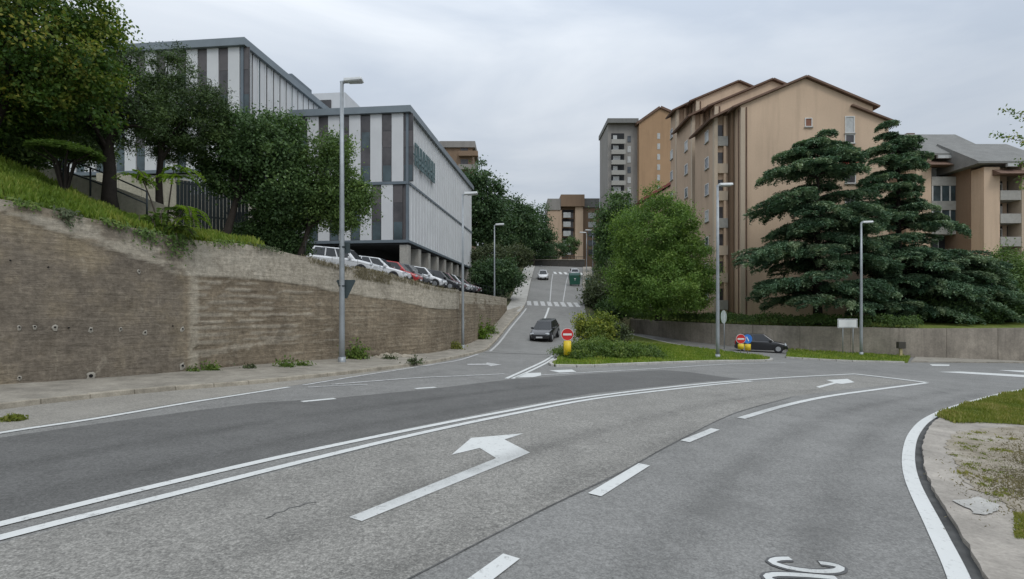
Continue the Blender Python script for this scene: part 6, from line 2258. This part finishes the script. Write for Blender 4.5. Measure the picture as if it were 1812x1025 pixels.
def build_car(label, style, paint, group=None):
    sdef = STYLES[style]
    root = thing('parked_car', label, 'car', (0, 0, 0), group)
    st = sdef['st']
    rings = []
    for (x, zb, zs, hw) in st:
        mid = (zb + zs) / 2
        rings.append([(x, -hw * 0.90, zb), (x, -hw, mid), (x, -hw * 0.98, zs - 0.08), (x, -hw * 0.90, zs), (x, hw * 0.90, zs), (x, hw * 0.98, zs - 0.08), (x, hw, mid), (x, hw * 0.90, zb)])
    v = [p_ for r_ in rings for p_ in r_]
    f = []
    for i_ in range(len(rings) - 1):
        for k_ in range(8):
            f.append((i_ * 8 + k_, (i_ + 1) * 8 + k_, (i_ + 1) * 8 + (k_ + 1) % 8, i_ * 8 + (k_ + 1) % 8))
    f += [tuple(range(8)), tuple(reversed([(len(rings) - 1) * 8 + k_ for k_ in range(8)]))]
    body = fix(MB().add(v, f).build('body', paint, root, True))
    body.data.set_sharp_from_angle(angle=R(35))
    m = body.modifiers.new('sub', 'BEVEL'); m.width = 0.03; m.segments = 2; m.limit_method = 'ANGLE'; m.angle_limit = R(25)
    xb, xbt, xft, xfb = sdef['cab']
    zro = sdef['roof']
    wb_, wt_ = sdef['W'] * 0.88, sdef['W'] * 0.66

    def zs_at(x):
        return lerp_tab([(a_[0], a_[2]) for a_ in st], x) - 0.02
    zb0, zf0 = zs_at(xb), zs_at(xfb)
    # roof and pillars as a painted shell, glass proud of it by a few millimetres
    cb_ = [(xb, -wb_, zb0), (xfb, -wb_, zf0), (xfb, wb_, zf0), (xb, wb_, zb0), (xbt, -wt_, zro), (xft, -wt_, zro), (xft, wt_, zro), (xbt, wt_, zro)]
    mid = [((xbt + xft) / 2, -wt_, zro + 0.035), ((xbt + xft) / 2, wt_, zro + 0.035)]
    cab = fix(MB().add(cb_, BOXF).build('roof', paint, root, bevel=0.05))

    def quad(nm, pts, m_, parent_, out):
        a_, b2, c_ = Vector(pts[0]), Vector(pts[1]), Vector(pts[2])
        nn = (b2 - a_).cross(c_ - a_).normalized() * out
        return fix(MB().prism([Vector(q) - nn * 0.3 for q in pts], nn * 1.3).build(nm, m_, parent_))

    def lerp3(a_, b2, t):
        return tuple(a_[q] + (b2[q] - a_[q]) * t for q in range(3))

    def inset(c4, l, r_, b2, t):
        c0, c1, c2, c3 = c4      # bottom-left, bottom-right, top-right, top-left
        def at(u, w2):
            return lerp3(lerp3(c0, c1, u), lerp3(c3, c2, u), w2)
        return [at(l, b2), at(1 - r_, b2), at(1 - r_, 1 - t), at(l, 1 - t)]
    # windscreen, rear window
    quad('windscreen', inset([cb_[1], cb_[2], cb_[6], cb_[5]], .07, .07, .05, .06), M_CGLASS, root, 0.012)
    quad('rear_window', inset([cb_[3], cb_[0], cb_[4], cb_[7]], .1, .1, .15, .1), M_CGLASS, root, 0.012)
    for sgn, c4 in ((1, [cb_[0], cb_[1], cb_[5], cb_[4]]), (-1, [cb_[2], cb_[3], cb_[7], cb_[6]])):
        segs = ((0.07, 0.36), (0.39, 0.62), (0.65, 0.93)) if style != 'hatch' else ((0.09, 0.47), (0.50, 0.93))
        for (l, h_) in segs:
            if sgn < 0:
                l, h_ = 1 - h_, 1 - l
            quad('side_window', inset(c4, l, 1 - h_, .10, .10), M_CGLASS, root, 0.010)
    # wheels
    rw = 0.315 if style != 'suv' else 0.35
    for wx in (st[2][0] + 0.22, st[4][0] + 0.18):
        for sgn in (-1, 1):
            yy = sgn * (sdef['W'] - 0.10)
            ar = MB().tube([(wx, yy - 0.02 * sgn, rw + 0.02), (wx, sgn * (sdef['W'] + 0.004), rw + 0.02)], rw * 1.17, 20).build('wheel_arch', M_TRIM, root)
            wh = MB().tube([(wx, yy - 0.10 * sgn, rw), (wx, yy + 0.11 * sgn, rw), (wx, yy + 0.12 * sgn, rw)], [rw, rw, rw * 0.93], 20).build('wheel', M_TYRE, root, False)
            MB().tube([(wx, yy + 0.08 * sgn, rw), (wx, yy + 0.128 * sgn, rw)], [rw * 0.66, rw * 0.62], 14).build('rim', M_RIM, wh)
    xf, xr_ = st[-1][0], st[0][0]
    zf_, zr2 = st[-2][2], st[1][2]
    for sgn in (-1, 1):
        fix(MB().box((st[-2][0] + 0.02, sgn * st[-2][3] * 0.98 - (0.30 if sgn > 0 else 0), zf_ - 0.17), (st[-2][0] + 0.16, sgn * st[-2][3] * 0.98 + (0.30 if sgn < 0 else 0), zf_ - 0.03)).build('headlight', M_HEAD, root, bevel=0.03))
        fix(MB().box((st[1][0] - 0.05, sgn * st[1][3] * 0.98 - (0.16 if sgn > 0 else 0), zr2 - 0.30), (st[1][0] + 0.06, sgn * st[1][3] * 0.98 + (0.16 if sgn < 0 else 0), zr2 - 0.02)).build('tail_light', M_TAIL, root, bevel=0.02))
        fix(MB().box((xfb - 0.42, sgn * (wb_ + 0.02) - 0.0, zf0 + 0.02), (xfb - 0.22, sgn * (wb_ + 0.20), zf0 + 0.16)).build('mirror', paint, root, bevel=0.03))
    part_box('bumper', (xf - 0.14, -st[-1][3] * 0.95, st[-1][1] - 0.10), (xf + 0.03, st[-1][3] * 0.95, st[-1][1] + 0.08), M_TRIM, root, 0.03)
    part_box('bumper', (xr_ - 0.03, -st[0][3] * 0.95, st[0][1] - 0.10), (xr_ + 0.14, st[0][3] * 0.95, st[0][1] + 0.10), M_TRIM, root, 0.03)
    part_box('number_plate', (xf + 0.032, -0.25, st[-1][1] - 0.03), (xf + 0.045, 0.25, st[-1][1] + 0.08), M_PLATE, root)
    part_box('number_plate', (xr_ - 0.045, -0.25, st[0][1] + 0.0), (xr_ - 0.032, 0.25, st[0][1] + 0.11), M_PLATE, root)
    return root


CARCACHE = {}


def place_car(label, style, pname, pc, x, y, z, heading, pitch=0.0, group=None, roll=0.0):
    key = (style, pname)
    if key not in CARCACHE:
        CARCACHE[key] = o = build_car(label, style, car_paint(pname, pc), group)
    else:
        o = copy_tree(CARCACHE[key])
        o['label'] = label
        if group:
            o['group'] = group
        elif 'group' in o:
            del o['group']
    o.location = (x, y, z)
    o.rotation_euler = (roll, -pitch, heading)
    return o


CW, CRED, CDK, CBL, CSI, CGR, CMA = ('paint_white', (0.72, 0.73, 0.74)), ('paint_red', (0.42, 0.02, 0.02)), ('paint_black', (0.014, 0.015, 0.018)), ('paint_blue', (0.05, 0.09, 0.16)), ('paint_silver', (0.46, 0.48, 0.50)), ('paint_grey', (0.10, 0.105, 0.11)), ('paint_maroon', (0.10, 0.02, 0.03))
row = [('white high-roofed car parked at the near end of the row above the wall', 'suv', CW), ('white estate car parked second in the row above the wall', 'wagon', CW), ('red hatchback parked third in the row above the wall', 'hatch', CRED),
       ('dark grey car parked just beyond the red one', 'hatch', CGR), ('white car parked midway along the row before the second lamp', 'hatch', CW), ('black car parked beyond the midway white one', 'hatch', CDK), ('maroon car parked behind the second lamp', 'hatch', CMA),
       ('silver car parked past the second lamp', 'hatch', CSI), ('dark grey car parked second from the far end of the row', 'wagon', CGR), ('maroon estate car at the far end of the row', 'wagon', CMA)]
spots = [(34.0, -8.6), (37.0, -7.15), (39.5, -6.75), (41.5, -6.3), (43.4, -5.4), (46.2, -4.5), (48.8, -4.2), (51.4, -3.9), (54.0, -3.6), (56.4, -3.3)]
for (label, style, (pn, pc)), (Yc_, nx) in zip(row, spots):
    L_ = STYLES[style]['L']
    ang = -0.10
    hd = Vector((math.cos(ang), math.sin(ang), 0))
    c = Vector((nx, Yc_, 0)) - hd * (L_ / 2)
    zf_ = terr_z(c.x + hd.x * 1.4, c.y + hd.y * 1.4, 4.1)
    zk_ = terr_z(c.x - hd.x * 1.4, c.y - hd.y * 1.4, zf_)
    place_car(label, style, pn, pc, c.x, c.y, (zf_ + zk_) / 2, ang, math.atan2(zf_ - zk_, 2.8), 'cars parked above the left wall')

# moving cars on the climbing road
def on_hill(label, style, col_, px, Y, away, group='cars on the climbing road', dirx=0.055):
    x = XD(px, Y)
    z = zr(x, Y) + 0.012
    sl = math.atan2(zr(x, Y + 1.5) - zr(x, Y - 1.5), 3.0)
    h_ = math.pi / 2 - dirx
    return place_car(label, style, col_[0], col_[1], x, Y, z, h_ if away else h_ + math.pi, sl if away else -sl, group)


_bc = on_hill('black car coming down beside the no-entry sign', 'hatch', CDK, 965, 43.0, False)
_bc.rotation_euler[2] -= 0.24
on_hill('small white car coming down near the crest', 'hatch', CW, 961, 91, False)
on_hill('white car parked near the green container below the crest', 'wagon', CW, 1016, 97, True)
Yd = 44.3
x = XD(1346, Yd)
place_car('dark blue black car on the slip road beside the low wall', 'hatch', CDK[0], CDK[1], x, Yd, g(x, Yd) + 0.012, math.atan2(-0.42, 0.91) , 0, None)

# ------------------------------------------------------------------ containers, crest parapet, pale heap
M_GREENB = plain('container_green', (0.012, 0.085, 0.055), 0.5)
M_GREENL = plain('container_lid', (0.01, 0.06, 0.045), 0.45)


def container(label, x, y, z, w_, h_, heading):
    root = thing('waste_container', label, 'container', (x, y, z), 'green waste containers beside the climbing road')
    mb_ = MB()
    b0 = [(-w_ * .44, -.5, .18), (w_ * .44, -.5, .18), (w_ * .44, .5, .18), (-w_ * .44, .5, .18), (-w_ * .5, -.62, h_ * .78), (w_ * .5, -.62, h_ * .78), (w_ * .5, .62, h_ * .78), (-w_ * .5, .62, h_ * .78)]
    fix(mb_.add([Vector(q) + Vector((x, y, z)) for q in b0], BOXF).build('bin_body', M_GREENB, root, bevel=0.04))
    n = 10
    prof = [(0, y - .64 + 1.28 * q / n, z + h_ * .78 + 0.004 + h_ * .22 * math.sin(math.pi * q / n)) for q in range(n + 1)]
    ld = fix(MB().prism([(x - w_ * .5, q[1], q[2]) for q in prof], (w_, 0, 0)).build('lid', M_GREENL, root))
    for sx in (-1, 1):
        for sy in (-1, 1):
            MB().tube([(x + sx * w_ * .36 - .03, y + sy * .38, z + .1), (x + sx * w_ * .36 + .03, y + sy * .38, z + .1)], .1, 10).build('castor', M_TYRE, root)
    part_box('emblem', (x - .14, y - .645, z + h_ * .52), (x + .14, y - .622, z + h_ * .56), M_WHITE, root)
    part_box('emblem', (x - .03, y - .625, z + h_ * .38), (x + .03, y - .60, z + h_ * .515), M_WHITE, root)
    root.rotation_euler = (0, 0, heading)
    return root


for px, Y, w_, h_, lab in ((1017, 83, 1.75, 2.0, 'green waste container with a white mark at the roadside parking'), (1046, 78, 1.5, 1.9, 'green waste container half hidden by shrubs')):
    x = XD(px, Y)
    z = zr(x, Y) + 0.01 if x < xr(Y) else hillside(x, Y)
    container(lab, x, Y, z, w_, h_, -0.05)

# crest: parapet of the crossing street with a dark rail
Yk = 120.5
cpt = thing('crest_parapet', 'dark parapet and rail closing the top of the climbing road', 'parapet', (XD(975, Yk), Yk, zr(XD(975, Yk), Yk)))
M_PARA = concrete('parapet_concrete', (0.075, 0.072, 0.066), 0.2, 1.0, False)
for k in range(8):
    xa, xb_ = XD(912 + k * 15.4, Yk), XD(912 + (k + 1) * 15.4, Yk)
    zc = ZD(460.5, Yk)
    part_box('parapet_panel', (xa + 0.02, Yk, zr(xa, Yk) - 0.6), (xb_ - 0.02, Yk + 0.3, zc), M_PARA, cpt)
    part_box('coping', (xa + 0.02, Yk - 0.12, zc + 0.003), (xb_ - 0.02, Yk + 0.42, zc + 0.2), M_PAVE, cpt)
    part_box('post', (xa - 0.04, Yk + 0.1, zc + 0.203), (xa + 0.04, Yk + 0.18, zc + 0.7), M_STEEL_D, cpt)
part_box('rail', (XD(912, Yk), Yk + 0.08, zc + 0.7), (XD(1035, Yk), Yk + 0.2, zc + 0.8), M_STEEL_D, cpt)

lb_v, lb_f = [], []
lys = span(55, 66, 1.0)
for y in lys:
    x0 = xl(y) - 1.9
    zb0 = zr(x0, y) + 0.10
    for dx, t in ((0.0, 0.0), (0.5, 0.15), (1.2, 0.6), (2.2, 1.0), (6.0, 1.05)):
        lb_v.append((x0 - dx, y, zb0 + (max(4.0, zb0) - zb0) * t))
for j in range(len(lys) - 1):
    for k in range(4):
        lb_f.append((j * 5 + k, j * 5 + k + 1, (j + 1) * 5 + k + 1, (j + 1) * 5 + k))
lb = up_faces(mobj('road_bank', lb_v, lb_f, M_BANK, None, True))
tag(lb, 'earth bank at the end of the left wall', 'bank', kind='structure')

# left pavement of the climb
sv = []
for y in span(57, 119, 1.5):
    sv.append((Vector((xl(y) - 2.1, y, zr(xl(y), y) + 0.14)), Vector((xl(y) - 0.05, y, zr(xl(y), y) + 0.13)), Vector((xl(y) - 0.03, y, zr(xl(y), y) - 0.05))))
vs = [q for t_ in sv for q in t_]
fs = []
for k in range(len(sv) - 1):
    fs += [(3 * k, 3 * k + 1, 3 * k + 4, 3 * k + 3), (3 * k + 1, 3 * k + 2, 3 * k + 5, 3 * k + 4)]
hp = up_faces(mobj('hill_pavement', vs, fs, M_KERBP))
tag(hp, 'pale pavement on the left of the climbing road', 'pavement', kind='structure')
vs, fs = [], []
yy = span(66, 119, 1.5)
for y in yy:
    vs += [Vector((xr(y) + 0.03, y, zr(xr(y), y) - 0.05)), Vector((xr(y) + 0.05, y, zr(xr(y), y) + 0.13)), Vector((xr(y) + 1.9, y, zr(xr(y), y) + 0.14))]
for k in range(len(yy) - 1):
    fs += [(3 * k, 3 * k + 1, 3 * k + 4, 3 * k + 3), (3 * k + 1, 3 * k + 2, 3 * k + 5, 3 * k + 4)]
hp2 = up_faces(mobj('hill_pavement', vs, fs, M_PAVE))
tag(hp2, 'grey pavement on the right of the climbing road', 'pavement', kind='structure')

# pale heap of rubble at the wall foot
c = G(705, 637)
rb_ = thing('rubble_heap', 'low pale heap of rubble lying at the wall foot beyond the nearest lamp', 'rubble', (c.x, c.y, c.z + 0.1))
for k in range(16):
    px = random.uniform(662, 728)
    q = G(px, random.uniform(634, 640))
    s_ = random.uniform(0.12, 0.34)
    bm = bmesh.new()
    bmesh.ops.create_icosphere(bm, subdivisions=1, radius=s_)
    for v_ in bm.verts:
        v_.co = Vector((v_.co.x * random.uniform(.9, 1.7), v_.co.y * random.uniform(.7, 1.2), v_.co.z * random.uniform(.35, .7)))
    vv = [v_.co + Vector((q.x, q.y, gh(q.x, q.y) + 0.12)) for v_ in bm.verts]
    ff = [tuple(w2.index for w2 in f_.verts) for f_ in bm.faces]
    bm.free()
    mobj('stone', vv, ff, M_KERB, rb_)
